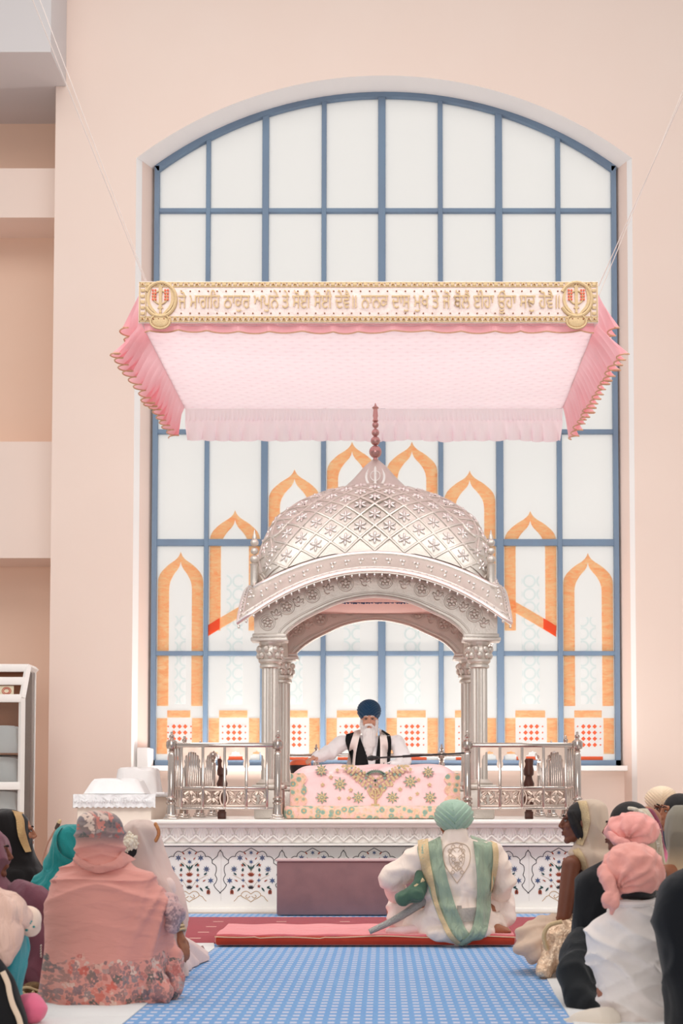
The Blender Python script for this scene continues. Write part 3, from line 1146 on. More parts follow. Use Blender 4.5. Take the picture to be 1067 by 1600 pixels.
m.tube([base_pt(f, .08) + Vector((0, 0, .01)) for f in fis], .015, 8, close=True)
m.tube([base_pt(f, .72) + Vector((0, 0, .006)) for f in fis], .008, 6, close=True)
for f_i in range(0, 144):
    f = fis[f_i]
    p_ = base_pt(f, .84) + Vector((0, 0, .008))
    m.ell(p_, (.013, .013, .010), n=8, m=5)
    if f_i % 2 == 0:
        for q in range(3):
            m.ell(base_pt(f + (q - 1) * .012, .3 + .14 * (q % 2)) + Vector((0, 0, .008)), (.016, .016, .014), n=8, m=5)
    # dentils under the edge
    p_ = base_pt(f, .95) - Vector((0, 0, .045))
    m.ell(p_, (.012, .016, .02), n=6, m=5)
m.build('eave_border', M['silver_plain'], eave)

# finial on top
za0 = P(586, 718, 13.8).z
def zp(py): return P(586, py, 13.8).z
m = MB()
fx = PC.x; fy = PC.y
for (py, r) in ((706, .062), (689, .046), (676, .038), (664, .032)):
    m.ell((fx, fy, zp(py)), (r, r, r), n=20, m=12)
m.lathe((fx, fy, 0), [(.02, za0 - .06), (.03, za0 - .01), (.02, zp(716)), (.012, zp(700)), (.012, zp(660)), (.03, zp(658)), (.02, zp(654)), (.026, zp(650)), (.02, zp(640)), (.034, zp(637)), (.012, zp(634)), (.004, zp(630))], 16)
m.build('finial', silver('rose_silver', (196, 150, 146), .3), pal)
# corner finials
for (pxc, yy) in ((397.5, 12.98), (767, 12.98)):
    for y in (yy, 2 * PC.y - yy):
        xx = P(pxc, 880, 12.98).x
        m = MB()
        def zq(py): return P(pxc, py, 12.98).z
        m.lathe((xx, y, 0), [(.038, zq(915)), (.038, zq(884)), (.045, zq(882)), (.03, zq(880))], 12)
        for (py, r) in ((874, .042), (861, .036), (848, .038)):
            m.ell((xx, y, zq(py)), (r, r, r * .95), n=16, m=10)
        m.lathe((xx, y, 0), [(.02, zq(843)), (.022, zq(840)), (.012, zq(835)), (.004, zq(828))], 12)
        m.build('corner_finial', M['silver'], pal)

# ================================================================== canopy hung over the palanquin
CYF, CYB = 11.8, 14.36
zC = P(576, 507, CYF).z
cFL, cFR = P(222, 507, CYF).x, P(930, 507, CYF).x
cBL, cBR = P(289, 640, CYB).x, P(879, 640, CYB).x
can = thing('canopy', 'pink hanging canopy with gold embroidered text banner and ruffled edges', 'canopy', ((cFL + cFR) / 2, (CYF + CYB) / 2, zC))

def tfabric(name, c, var=None, trans=0.4, pattern=None, rough=.8):
    g = NM(name)
    v = g.coord('Object')
    col = lin(c)
    if var: col = g.mix(g.noise(v, 4, 4), lin(c), lin(var))
    nrm = None
    if pattern == 'quilt':
        s_ = g.n('ShaderNodeSeparateXYZ', i0=v)
        row = g.math('FLOOR', g.math('DIVIDE', s_.outputs[1], .085))
        sh = g.math('MULTIPLY', g.math('MODULO', g.math('ABSOLUTE', row), 2.0), .5)
        u = g.math('ADD', g.math('DIVIDE', s_.outputs[0], .135), sh)
        fu = g.math('ABSOLUTE', g.math('SUBTRACT', g.math('FRACT', g.math('ADD', u, 50.0)), .5))
        fv = g.math('ABSOLUTE', g.math('SUBTRACT', g.math('FRACT', g.math('ADD', g.math('DIVIDE', s_.outputs[1], .085), 50.0)), .5))
        d = g.math('ADD', fu, g.math('MULTIPLY', fv, 1.0))
        h = g.math('SMOOTH_MIN', d, .55, .3)
        nrm = g.bump(h, 0.9, .06)
        col = g.mix(g.math('MULTIPLY', g.math('LESS_THAN', d, .2), .22), col, lin((240, 196, 204)))
    else:
        nrm = g.bump(g.noise(g.coord('Object', (40, 40, 3)), 1.0, 2), .3, .02)
    p = g.principled(col, rough, 0, nrm, .3, .2)
    t = g.n('ShaderNodeBsdfTranslucent', Color=col)
    mx = g.n('ShaderNodeMixShader', i0=trans, i1=p, i2=t.outputs[0])
    return g.done(mx.outputs[0])

M['quilt'] = tfabric('quilted_pale_pink_satin', (255, 238, 241), (254, 232, 238), .55, 'quilt')
M['pink_satin'] = tfabric('pink_satin', (255, 206, 212), (255, 186, 194), .5, rough=.45)
M['pale_ruffle'] = tfabric('pale_pink_chiffon', (255, 246, 250), (255, 236, 244), .8)
# ceiling cloth with a slight sag
m = MB()
nx, ny = 40, 24
g_ = []
for j in range(ny + 1):
    t_ = j / ny
    y = CYF + (CYB - CYF) * t_
    a = cFL + (cBL - cFL) * t_; b = cFR + (cBR - cFR) * t_
    g_.append([Vector((a + (b - a) * i / nx, y, zC - .05 * sin(pi * t_) * sin(pi * i / nx) + .006 * sin(i * 1.3) * sin(j * .9))) for i in range(nx + 1)])
m.loft(g_, close=False)
m.build('ceiling_cloth', M['quilt'], can)
# frame above
m = MB()
for a, b in (((cFL, CYF), (cFR, CYF)), ((cBL, CYB), (cBR, CYB)), ((cFL, CYF), (cBL, CYB)), ((cFR, CYF), (cBR, CYB))):
    m.tube([(a[0], a[1] + (.02 if a[1] == CYF else 0), zC + .33), (b[0], b[1], zC + .33 if b[1] == CYF else zC + .2)], .015, 8)
    m.tube([(a[0], a[1], zC + .02), (b[0], b[1], zC + .02)], .012, 8)
m.build('frame', simple('white_canopy_frame', (228, 232, 230), .5), can)
def ruffle(name, a_pts, out, drop, amp, wl, mat, nrow=10, hem=None, gather=0.0, jit=.25, seed=1):
    """gathered strip hanging from the polyline a_pts; out/drop are functions of t"""
    rnd = random.Random(seed)
    a_pts = [Vector(p) for p in a_pts]
    L = [0]
    for p, q in zip(a_pts, a_pts[1:]): L.append(L[-1] + (q - p).length)
    tot = L[-1]
    n = int(tot / wl * 10)
    ph = [0]
    for i in range(n): ph.append(ph[-1] + 2 * pi / 10 * (1 + jit * noise.noise(Vector((i * .07, seed * 3.1, 0))) * 2))
    rows = []
    for j in range(nrow + 1):
        v = j / nrow
        row = []
        for i in range(n + 1):
            s_ = tot * i / n
            k = 0
            while k < len(L) - 2 and L[k + 1] < s_: k += 1
            t_ = (s_ - L[k]) / max(L[k + 1] - L[k], 1e-9)
            p = a_pts[k].lerp(a_pts[k + 1], t_)
            d = (a_pts[k + 1] - a_pts[k]).normalized()
            o = d.cross(Vector((0, 0, 1))).normalized()
            u = s_ / tot
            am = amp * (v ** 1.3) * (1 + .5 * noise.noise(Vector((i * .05, seed, 2))))
            am2 = amp * .35 * (1 - abs(2 * v - .6)) if gather else 0
            off = am * sin(ph[i]) + am2 * sin(ph[i] * 2.3) * gather
            q = p + o * (off + out(u) * v) + d * (am * .8 * cos(ph[i])) + Vector((0, 0, -drop(u) * v * (1 + .10 * noise.noise(Vector((i * .04, seed, 7))))))
            row.append(q)
        rows.append(row)
    m = MB(); m.loft(rows, close=False)
    o_ = m.build(name, mat, can)
    if hem is not None:
        mh = MB(); mh.tube([p for p in rows[-1]], .0065, 5)
        mh.build('hem', hem, o_)
    return o_

M['rose_gold'] = simple('rose_gold_braid', (206, 150, 124), .5, .2, var=(226, 186, 150), vscale=60)
# rear ruffle (towards the window), gathered at the top
ruffle('rear_ruffle', [(cBL, CYB, zC - .12), (cBR, CYB, zC - .12)], lambda u: .02, lambda u: .215, .035, .14, M['pale_ruffle'], 10, None, .35, .25, 3)
ruffle('gathering', [(cBL, CYB, zC), (cBR, CYB, zC)], lambda u: .0, lambda u: .13, .007, .042, M['pale_ruffle'], 3, None, 0, .3, 4)
# side ruffles flare outwards
e_ = 14
ruffle('side_ruffle', [(cFL + (cBL - cFL) * i / e_, CYF + (CYB - CYF) * i / e_, zC + .02) for i in range(e_ + 1)], lambda u: -.24 + .14 * u, lambda u: .26 + .06 * u, .05, .15, M['pink_satin'], 10, M['rose_gold'], 0, .25, 5)
ruffle('side_ruffle', [(cFR + (cBR - cFR) * i / e_, CYF + (CYB - CYF) * i / e_, zC + .02) for i in range(e_ + 1)], lambda u: .24 - .14 * u, lambda u: .26 + .06 * u, .05, .15, M['pink_satin'], 10, M['rose_gold'], 0, .25, 8)
# upper corner ruffles beside the banner
for sg, x0, px in ((-1, cFL, 0), (1, cFR, 0)):
    ruffle('corner_ruffle', [(x0 + sg * .015, CYF + .03 + .12 * i, zC + .30) for i in range(5)], (lambda u: -.16) if sg < 0 else (lambda u: .16), lambda u: .30, .05, .2, M['pink_satin'], 8, M['rose_gold'], 0, .2, 11 + sg)
# front ruffle peeping out under the banner
ruffle('front_ruffle', [(cFL, CYF + .03, zC + .10), (cFR, CYF + .03, zC + .10)], lambda u: -.0, lambda u: .155, .025, .26, M['pink_satin'], 6, M['rose_gold'], 0, .3, 21)

# banner with the embroidered line
bz1, bz0 = P(216, 441, CYF).z, P(216, 506, CYF).z
bxl, bxr = P(217, 470, CYF).x, P(934, 470, CYF).x
byF = CYF - .02
t0 = len(can.children)
m = MB()
m.bbox(bxl, bxr, byF, byF + .02, bz0, bz1, .004)
ban = m.build('banner', cloth('banner_satin', (240, 222, 216), (234, 212, 206), weave=300, wr=.25, wscale=14, stretch=(1, 1, 1)), can)
m = MB()
bh = bz1 - bz0
for z_ in (bz0 + .012, bz0 + .052, bz1 - .012, bz1 - .046):
    m.bbox(bxl + .004, bxr - .004, byF - .006, byF + .002, z_ - .005, z_ + .005, .002)
for x_ in (bxl + .010, bxl + .062, bxr - .010, bxr - .062):
    m.bbox(x_ - .005, x_ + .005, byF - .006, byF + .002, bz0 + .006, bz1 - .006, .002)
nb = 84
for i in range(nb):
    x = bxl + .035 + (bxr - bxl - .07) * i / (nb - 1)
    for z_ in (bz0 + .032, bz1 - .029):
        m.bbox(x - .017, x + .017, byF - .010, byF, z_ - .013, z_ + .013, .005)
for i in range(1, 6):
    for x in (bxl + .036, bxr - .036):
        z = bz0 + .03 + (bh - .06) * i / 6
        m.bbox(x - .017, x + .017, byF - .010, byF, z - .014, z + .014, .005)
m.mi = 1
for i in range(nb):
    x = bxl + .035 + (bxr - bxl - .07) * i / (nb - 1)
    m.ell((x, byF - .011, bz0 + .032), (.008, .005, .008), n=8, m=5)
    if i % 2 == 0: m.ell((x, byF - .011, bz1 - .029), (.007, .005, .007), n=8, m=5)
for i in range(43):
    x = bxl + .36 + (bxr - bxl - .70) * i / 42
    m.ell((x, byF - .004, bz1 - .085), (.007, .005, .007), n=8, m=5)
    m.ell((x, byF - .004, bz0 + .082), (.007, .005, .007), n=8, m=5)
m.build('gold_border', [M['gold'], simple('amber_beads', (150, 98, 66), .25, .3)], ban)
M['coral'] = simple('coral_stones', (226, 112, 84), .3)
# emblems at both ends
for xc in (bxl + .185, bxr - .185):
    m = MB()
    khanda(m, (xc, bz0 + bh * .50), .155, byF - .012, .012)
    m.tube([(xc + .13 * cos(a), byF - .004, bz0 + bh * .56 + .145 * sin(a)) for a in [pi * (1.15 + 1.7 * q / 24) for q in range(25)]], .016, 8)
    m.ell((xc, byF - .004, bz0 + .012), (.07, .012, .05))
    m.tube([(xc + .082 * cos(a), byF - .006, bz0 + .012 + .06 * sin(a)) for a in [2 * pi * q / 24 for q in range(24)]], .010, 6, close=True)
    m.mi = 1
    for sg in (-1, 1):
        for q in range(4):
            for w_ in (-1, 1):
                m.ell((xc + sg * .052 + w_ * .011, byF - .012, bz0 + bh * .5 + .02 + q * .026), (.009, .006, .011), n=8, m=6)
    m.build('emblem', [M['gold'], M['coral']], ban)
# lettering
fc = bpy.data.curves.new('lettering_source', 'FONT')
fc.body = 'ਜੋ ਮਾਗਿਹ ਠਾਕੁਰ ਅਪੁਨੇ ਤੇ ਸੋਈ ਸੋਈ ਦੇਵੈ॥ ਨਾਨਕ ਦਾਸੁ ਮੁਖ ਤੇ ਜੋ ਬੋਲੈ ਈਹਾ ਊਹਾ ਸਚੁ ਹੋਵੈ॥'
fc.fill_mode = 'NONE'
fo = bpy.data.objects.new('lettering_source', fc)
COL.objects.link(fo)
lm = bpy.data.meshes.new_from_object(fo.evaluated_get(bpy.context.evaluated_depsgraph_get()))
bpy.data.objects.remove(fo)
xs = [v.co.x for v in lm.vertices]; ys = [v.co.y for v in lm.vertices]
lx0, lx1 = bxl + .335, bxr - .325
sxx = (lx1 - lx0) / (max(xs) - min(xs)); szz = .205 / (max(ys) - min(ys))
mnx, mny = min(xs), min(ys)
for v in lm.vertices:
    x, y, z = v.co
    v.co = Vector((lx0 + (x - mnx) * sxx, byF - .006 - z * .15, bz0 + .075 + (y - mny) * szz)) - Vector(can.location)
# every stroke outline is filled by itself, so strokes that cross lie like stitches over one another
from mathutils.geometry import tessellate_polygon
nxt = {e.vertices[0]: e.vertices[1] for e in lm.edges}
left = set(nxt); loops = []
while left:
    s_ = min(left); lp = []
    q = s_
    while q in left:
        left.discard(q); lp.append(q); q = nxt[q]
    if len(lp) > 2: loops.append([lm.vertices[i].co.copy() for i in lp])
def area2(lp): return sum(p.x * q.z - q.x * p.z for p, q in zip(lp, lp[1:] + lp[:1])) / 2
def inside(p, lp):
    c_ = False
    for u, v in zip(lp, lp[1:] + lp[:1]):
        if (u.z > p.z) != (v.z > p.z) and p.x < (v.x - u.x) * (p.z - u.z) / (v.z - u.z) + u.x: c_ = not c_
    return c_
big = max(loops, key=lambda l: abs(area2(l)))
sg_ = 1 if area2(big) > 0 else -1
outs = [l for l in loops if area2(l) * sg_ > 0]; holes = [l for l in loops if area2(l) * sg_ <= 0]
bm = bmesh.new()
for n_, o_ in enumerate(outs):
    hs = [h for h in holes if sum(inside(p, o_) for p in h) > len(h) * .6]
    pts_ = [p for l in [o_] + hs for p in l]
    vs_ = [bm.verts.new(p - Vector((0, .0012 * (n_ % 4), 0))) for p in pts_]
    tris = tessellate_polygon([[Vector((p.x, p.z, 0)) for p in l] for l in [o_] + hs])
    def ta(t3): a_, b_, c_ = (pts_[i] for i in t3); return abs((b_.x - a_.x) * (c_.z - a_.z) - (c_.x - a_.x) * (b_.z - a_.z)) / 2
    over = sum(ta(t3) for t3 in tris) > 1.004 * abs(sum(area2(l) for l in [o_] + hs))
    for k_, tri in enumerate(tris):
        try:
            if over:
                f_ = bm.faces.new([bm.verts.new(pts_[i] - Vector((0, .0004 * (k_ % 7), 0))) for i in tri])
            else: f_ = bm.faces.new([vs_[i] for i in tri])
            f_.normal_update()
            if f_.normal.y > 0: f_.normal_flip()
        except ValueError: pass
r_ = bmesh.ops.extrude_face_region(bm, geom=list(bm.faces), use_keep_orig=True)
for v in r_['geom']:
    if isinstance(v, bmesh.types.BMVert): v.co.y -= .006
l2 = bpy.data.meshes.new('lettering')
bm.to_mesh(l2); bm.free()
bpy.data.meshes.remove(lm)
l2.materials.append(M['gold'])
link(bpy.data.objects.new('lettering', l2), ban)
# hanging lines up to the roof
for a, b in (((214, 408, 11.85), (43, -20, 10.2)), ((206, 380, 14.0), (85, 60, 13.2)), ((963, 395, 14.0), (1076, 120, 13.2)), ((965, 380, 11.9), (1085, 110, 10.6))):
    A_, B_ = P(*a), P(*b)
    d_ = (A_ - B_).normalized()
    m = MB(); m.tube([A_ + d_ * .45, B_ - d_ * 3.0], .004, 6)
    m.build('hanging_line', simple('white_cord', (246, 232, 226), .7), can)

# ================================================================== steel railings on the platform
YR = 12.55
def newel(m, x, y, z0, pxs=1.0):
    zt = z0
    m.bbox(x - .062, x + .062, y - .062, y + .062, z0 + .001, z0 + .022, .006)
    m.bbox(x - .05, x + .05, y - .05, y + .05, z0 + .02, z0 + .045, .008)
    m.lathe((x, y, z0), [(.045, .04), (.04, .10), (.036, .13), (.046, .14), (.046, .15), (.03, .16), (.044, .175), (.044, .185), (.03, .20), (.033, .22),
                         (.032, .57), (.022, .59), (.03, .60), (.02, .615), (.044, .625), (.050, .65), (.048, .685), (.03, .70), (.018, .705), (.016, .715), (.022, .725), (.022, .74), (.01, .75), (.012, .765), (.003, .785)], 20)

def railing(name, label, xs0, xs1, cols, group):
    t = thing(name, label, 'railing', ((xs0 + xs1) / 2, YR, ZT), group)
    for x in (xs0, xs1):
        m = MB(); newel(m, x, YR, ZT)
        m.build('post', M['steel'], t)
    m = MB(); zt = P(0, 1164, YR).z; zm = P(0, 1231, YR).z; zl = P(0, 1263, YR).z
    m.bbox(xs0 + .03, xs1 - .03, YR - .016, YR + .016, zt - .02, zt + .02, .008)
    m.build('top_rail', M['steel'], t)
    m = MB()
    m.bbox(cols[0], cols[-1], YR - .012, YR + .012, zm - .012, zm + .012, .005)
    m.bbox(xs0 + .03, xs1 - .03, YR - .012, YR + .012, zl - .012, zl + .012, .005)
    m.build('lower_rail', M['steel'], t)
    for x in cols:
        m = MB(); m.bbox(x - .012, x + .012, YR - .014, YR + .014, zl - .012, zt, .004)
        for z in (zm, zl): m.ell((x, YR - .016, z), (.012, .008, .012), n=8, m=6)
        m.build('baluster', M['steel'], t)
    # scalloped cut-out sheet at the top of each bay
    for a, b in zip(cols, cols[1:]):
        a_, b_ = a + .012, b - .012
        c = (a_ + b_) / 2; h = (b_ - a_) / 2
        zs = zt - .02
        arch = smooth_path([(-1, -.185), (-.86, -.175), (-.80, -.145), (-.88, -.12), (-.74, -.10), (-.70, -.075), (-.46, -.065), (-.40, -.045), (-.15, -.042), (0, -.03)], 3)
        arch = arch + [(-p, q) for p, q in arch[::-1]][1:]
        poly = [(a_, zs)] + [(b_, zs)] + [(c + p * h, zs + q) for p, q in arch[::-1]]
        m = MB(); m.prism(poly, YR - .003, YR + .003)
        m.build('scalloped_sheet', M['hall_tinted_sheet'], t, smooth=False)
    # pierced mirror panel below
    m = MB()
    x0, x1 = cols[0] + .012, cols[-1] - .012
    z0, z1 = zl + .012, zm - .012
    W, H = x1 - x0, z1 - z0
    fr = .02
    m.bbox(x0, x1, YR - .003, YR + .003, z0, z0 + fr, .001); m.bbox(x0, x1, YR - .003, YR + .003, z1 - fr, z1, .001)
    cx = (x0 + x1) / 2; cz = (z0 + z1) / 2
    # ring of scrolls around a middle quatrefoil
    for q in range(-5, 6):
        xx = cx + q * W / 11
        r = W / 22
        if q == 0:
            poly = [(xx + 1.9 * r * cos(a) * .55, cz + H * .42 * sin(a)) for a in [2 * pi * k / 20 for k in range(20)]]
            m.tube([(p, YR, s_) for p, s_ in poly], .010, 6, close=True)
            continue
        for s2 in (-1, 1):
            tilt = .35 * s2 * (1 if q % 2 else -1)
            pts = []
            for k in range(10):
                th = k / 9 * 1.7 * pi
                rr = r * 1.0 * (1 - k / 16)
                pts.append((xx + rr * cos(th + tilt * 3) * (1 if q > 0 else -1), YR, cz + s2 * H * .21 + rr * .95 * sin(th)))
            m.tube(pts, [.016 - .001 * k for k in range(10)], 6)
        m.ell((xx, YR, cz), (r * .75, .006, H * .13), n=10, m=6)
    m.build('pierced_panel', M['hall_tinted_sheet'], t)
    return t

def cx_(px): return P(px, 1200, YR).x
railing('railing', 'polished steel railing on the left front of the marble platform', cx_(268), cx_(434), [cx_(p) for p in (283.5, 317, 351, 385, 417)], 'front railings of the platform')
railing('railing', 'polished steel railing on the right front of the marble platform', cx_(730), cx_(902), [cx_(p) for p in (748, 781, 815.5, 849, 884)], 'front railings of the platform')

def side_railing(label, x):
    t = thing('side_railing', label, 'railing', (x, 13.9, ZT), 'side railings of the platform')
    for y in (13.35, 14.5, 15.6):
        m = MB(); newel(m, x, y, ZT); m.build('post', M['steel'], t)
    zt = P(0, 1164, YR).z; zl = P(0, 1263, YR).z; zm = P(0, 1231, YR).z
    for z in (zt, zm, zl):
        m = MB(); m.bbox(x - .014, x + .014, YR + .08, 15.6, z - .015, z + .015, .005); m.build('rail', M['steel'], t)
    k = 0
    y = YR + .14
    while y < 15.5:
        m = MB(); m.bbox(x - .009, x + .009, y - .009, y + .009, zl, zt, .003); m.build('baluster', M['steel'], t)
        y += .16
side_railing('steel side railing running back along the left end of the platform', cx_(268))
side_railing('steel side railing running back along the right end of the platform', cx_(902))
t = thing('rear_railing', 'low steel railing behind the scripture bed below the window', 'railing', (-.05, 15.4, ZT), None)
for px in (494, 690):
    m = MB(); newel(m, P(px, 1200, 15.4).x, 15.4, ZT); m.build('post', M['steel'], t)
for py in (1180, 1225):
    z = P(0, py, 15.4).z
    m = MB(); m.bbox(P(428, py, 15.4).x, P(748, py, 15.4).x, 15.385, 15.415, z - .018, z + .018, .006); m.build('rail', M['steel'], t)

# dark turned wooden stands seen through the railings
for px, lab in ((347, 'dark turned wooden stand behind the left front railing'), (826, 'dark turned wooden stand behind the right front railing')):
    m = MB()
    x = P(px, 1230, 12.85).x
    m.bbox(x - .036, x + .036, 12.81, 12.89, ZT + .001, ZT + .07, .006)
    m.lathe((x, 12.85, ZT), [(.03, .06), (.028, .1), (.046, .14), (.05, .19), (.03, .23), (.026, .25), (.044, .28), (.05, .32), (.034, .36), (.03, .385), (.045, .40), (.047, .44), (.04, .48), (.045, .53), (.04, .545)], 20)
    tag(m.build('wooden_stand', simple('dark_turned_wood', (88, 52, 42), .35, var=(70, 40, 34), vscale=20), None), lab, 'stand')

# ================================================================== scripture bed with the embroidered pink cover
YBED = 12.72
bedx0, bedx1 = P(453, 1230, YBED).x, P(719, 1230, YBED).x
z1, z0 = P(580, 1203, YBED).z, P(580, 1258, YBED).z
bed = thing('scripture_bed', 'pink embroidered cover over the scripture bed on the platform', 'bed cover', ((bedx0 + bedx1) / 2, YBED, ZT))
M['rumala'] = cloth('pale_pink_silk', (250, 210, 208), (248, 198, 200), wr=.4, wscale=6, stretch=(1, 1, 1))
m = MB()
prof = [(0, z0 - .10), (0, z0), (.004, z0 + .1), (.01, z1 - .06), (.04, z1 - .005), (.12, z1 + .035), (.30, z1 + .055), (.6, z1 + .05), (.9, z1 + .02), (1.0, z1 - .05), (1.02, z0), (1.02, ZT + .02)]
prof = smooth_path(prof, 4)
W = bedx1 - bedx0
rings = []
n = 48
for i in range(n + 1):
    u = i / n
    edge = min(u, 1 - u)
    dz = .10 * (1 - min(1, edge / .12)) ** 2
    rings.append([Vector((bedx0 + W * u, YBED + y + .006 * sin(u * 40) * (1 if y > .02 else .4), (z - dz * (1 if z > z0 + .1 else 0) * min(1, (z - z0 - .1) / .15 + .2)) + .008 * sin(u * 23 + y * 6) * (1 if z > z1 else 0))) for y, z in prof])
m.loft(rings, close=True)
m.build('cover', M['rumala'], bed)
# border band along the front foot
def embro(name, bg, seed=0.0):
    g = NM(name)
    v = g.coord('Object')
    vo = g.n('ShaderNodeTexVoronoi', Vector=v, Scale=17.0, Randomness=.55)
    col = g.ramp(vo.outputs['Distance'], [(0.0, lin((236, 206, 170))), (.18, lin((220, 168, 112))), (.30, lin((128, 160, 148))), (.44, lin((150, 172, 156))), (.5, lin((228, 190, 156))), (.75, lin(bg))])
    n2 = g.noise(v, 34, 3)
    col = g.mix(g.math('MULTIPLY', g.math('GREATER_THAN', n2, .58), .4), col, lin((206, 160, 124)))
    nrm = g.bump(n2, .6, .01)
    return g.done(g.principled(col, .7, .1, nrm, .3, .2))
M['border'] = embro('teal_gold_brocade', (238, 190, 182))
m = MB()
zb1 = P(580, 1259, YBED - .06).z
m.bbox(P(443, 1265, YBED - .08).x, P(722, 1265, YBED - .08).x, YBED - .08, YBED + .9, ZT + .003, zb1, .03)
m.build('mattress', M['border'], bed)
for s_, (a, b) in ((0, (454, 480)), (1, (694, 719))):
    m = MB()
    xa_, xb_ = P(a, 1230, YBED).x, P(b, 1230, YBED).x
    yy = YBED - .006
    pts_o = []
    N_ = 24
    zz0, zz1 = z0 - .01, z1 - .03
    inner_pts = []
    for i in range(N_ + 1):
        z = zz0 + (zz1 - zz0) * i / N_
        wv_ = abs(sin(i / N_ * 3 * pi)) * .035
        if s_ == 0: inner_pts.append((xb_ - .035 + wv_, z))
        else: inner_pts.append((xa_ + .035 - wv_, z))
    poly = ([(xa_, zz1), (xa_, zz0)] + inner_pts) if s_ == 0 else ([(xb_, zz1), (xb_, zz0)] + inner_pts)
    m.prism(poly, yy - .003, yy + .012)
    m.build('side_border', M['border'], bed, smooth=False)
# embroidered motifs
M['teal_thread'] = simple('teal_green_thread', (116, 146, 136), .7, var=(150, 160, 140), vscale=60, bump=.4, bscale=150)
m = MB()
def bp(px, py): 
    p = P(px, py, YBED); return (p.x, p.z)
def bflat(poly, mi, off=.0):
    m.mi = mi; m.prism(poly, YBED - .006 - off, YBED + .012)
def bstar(px, py, rp, mi, n=8, inner=.5, off=0.0, a0=pi / 2):
    c = bp(px, py); r = rp * YBED / F
    bflat([(c[0] + (r if q % 2 == 0 else r * inner) * cos(a0 + pi * q / n), c[1] + (r if q % 2 == 0 else r * inner) * sin(a0 + pi * q / n)) for q in range(2 * n)], mi, off)
for (px, py, r) in ((502, 1203, 10.5), (531, 1225, 11.5), (560, 1246, 10.5), (503, 1246, 10.5), (641, 1221, 11.5), (669, 1206, 10), (613, 1246, 10.5), (672, 1246, 10.5)):
    bstar(px, py, r, 1, 8, .45); bstar(px, py, r * .8, 0, 8, .5, .002, pi / 2 + .2); bstar(px, py, r * .34, 1, 8, .6, .004); bstar(px, py, r * .16, 0, 6, .8, .006)
for (px, py) in ((527, 1203), (517, 1214), (548, 1234), (504, 1226), (530, 1247), (558, 1212), (612, 1226), (625, 1233), (654, 1218), (652, 1240), (671, 1226), (641, 1247), (641, 1202), (587, 1250), (600, 1234), (545, 1247)):
    bstar(px, py, 3.6, 0, 5, .5)
# fan-shaped tree in the middle
rf = random.Random(5)
for sg in (-1, 1):
    for k in range(11):
        u = k / 10
        hh = 13 * (1 - u) ** .8 + 5
        for q in range(5):
            w_ = q / 4 - .5
            px = 586.5 + sg * (3 + 45 * u + w_ * 7); py = 1233 - 37 * u ** .95 + w_ * hh * 1.5 * (1 if w_ < 0 else .5)
            bstar(px, max(py, 1197), 2.6 + rf.uniform(-.3, .8), 1 if (k + 2 * q) % 5 == 0 else 0, 5 + (q % 2), .55, .001 * (q % 3), rf.uniform(0, 3))
for k in range(11):
    a = -1.1 + 2.2 * k / 10
    bstar(587 + 15 * sin(a), 1214 - 9 * cos(a), 3.4, 1, 6, .5, .006)
c0 = bp(586.5, 1237)
def bl(pts, r):
    m.mi = 0
    m.tube([(bp(*p)[0], YBED - .004, bp(*p)[1]) for p in smooth_path(pts, 4)], r, 6)
bl([(586.5, 1234), (586.5, 1257)], .010); bl([(580, 1258), (593, 1258)], .012)
for sg in (-1, 1):
    bl([(586.5, 1248), (586.5 + sg * 6, 1245), (586.5 + sg * 10, 1238), (586.5 + sg * 8, 1231)], .007)
    bl([(586.5, 1244), (586.5 + sg * 4, 1240), (586.5 + sg * 5, 1234)], .006)
m.build('embroidery', [M['gold'], M['teal_thread']], bed, smooth=False)

# microphone on its boom
YMIC = 13.25
mic = thing('microphone', 'black microphone on a long boom reaching across to the reader', 'microphone', P(737, 1277, 13.4))
A_, B_ = P(592, 1184, 12.75), P(737, 1176, 13.4)
m = MB(); m.tube([A_, A_.lerp(B_, .62)], .008, 8); m.tube([A_.lerp(B_, .25), A_.lerp(B_, .45)], .012, 8); m.tube([A_.lerp(B_, .62), B_], .007, 8)
boom = m.build('boom', simple('black_metal', (40, 38, 40), .4), mic)
m = MB(); d_ = (A_ - B_).normalized(); m.capsule(A_ + d_ * .02, A_ + d_ * .08, .017, .024); m.capsule(A_ + d_ * .08, A_ + d_ * .11, .026, .02)
m.build('microphone_head', bpy.data.materials['black_metal'], mic)
m = MB(); m.tube([(B_.x, B_.y, ZT + .02), (B_.x, B_.y, B_.z + .05)], .012, 8); m.lathe((B_.x, B_.y, ZT), [(.10, .001), (.10, .015), (.03, .03)], 20)
m.build('stand_pole', bpy.data.materials['black_metal'], mic)

# orange domed jar beyond the bed
m = MB()
c = P(469, 1196, 14.9)
m.lathe((c.x, c.y, 0), [(.05, ZT + .002), (.09, ZT + .02), (.10, c.z - .08), (.11, c.z - .02), (.115, c.z)], 24)
o = tag(m.build('lidded_bowl', simple('dark_bowl', (60, 50, 52), .4), None), 'dark bowl with orange domed lid behind the left of the scripture bed', 'bowl')
m = MB(); m.lathe((c.x, c.y, c.z), [(.115, .002), (.11, .03), (.08, .055), (.03, .068), (.002, .07)], 24)
m.build('lid', simple('orange_lid', (236, 110, 70), .4), o)

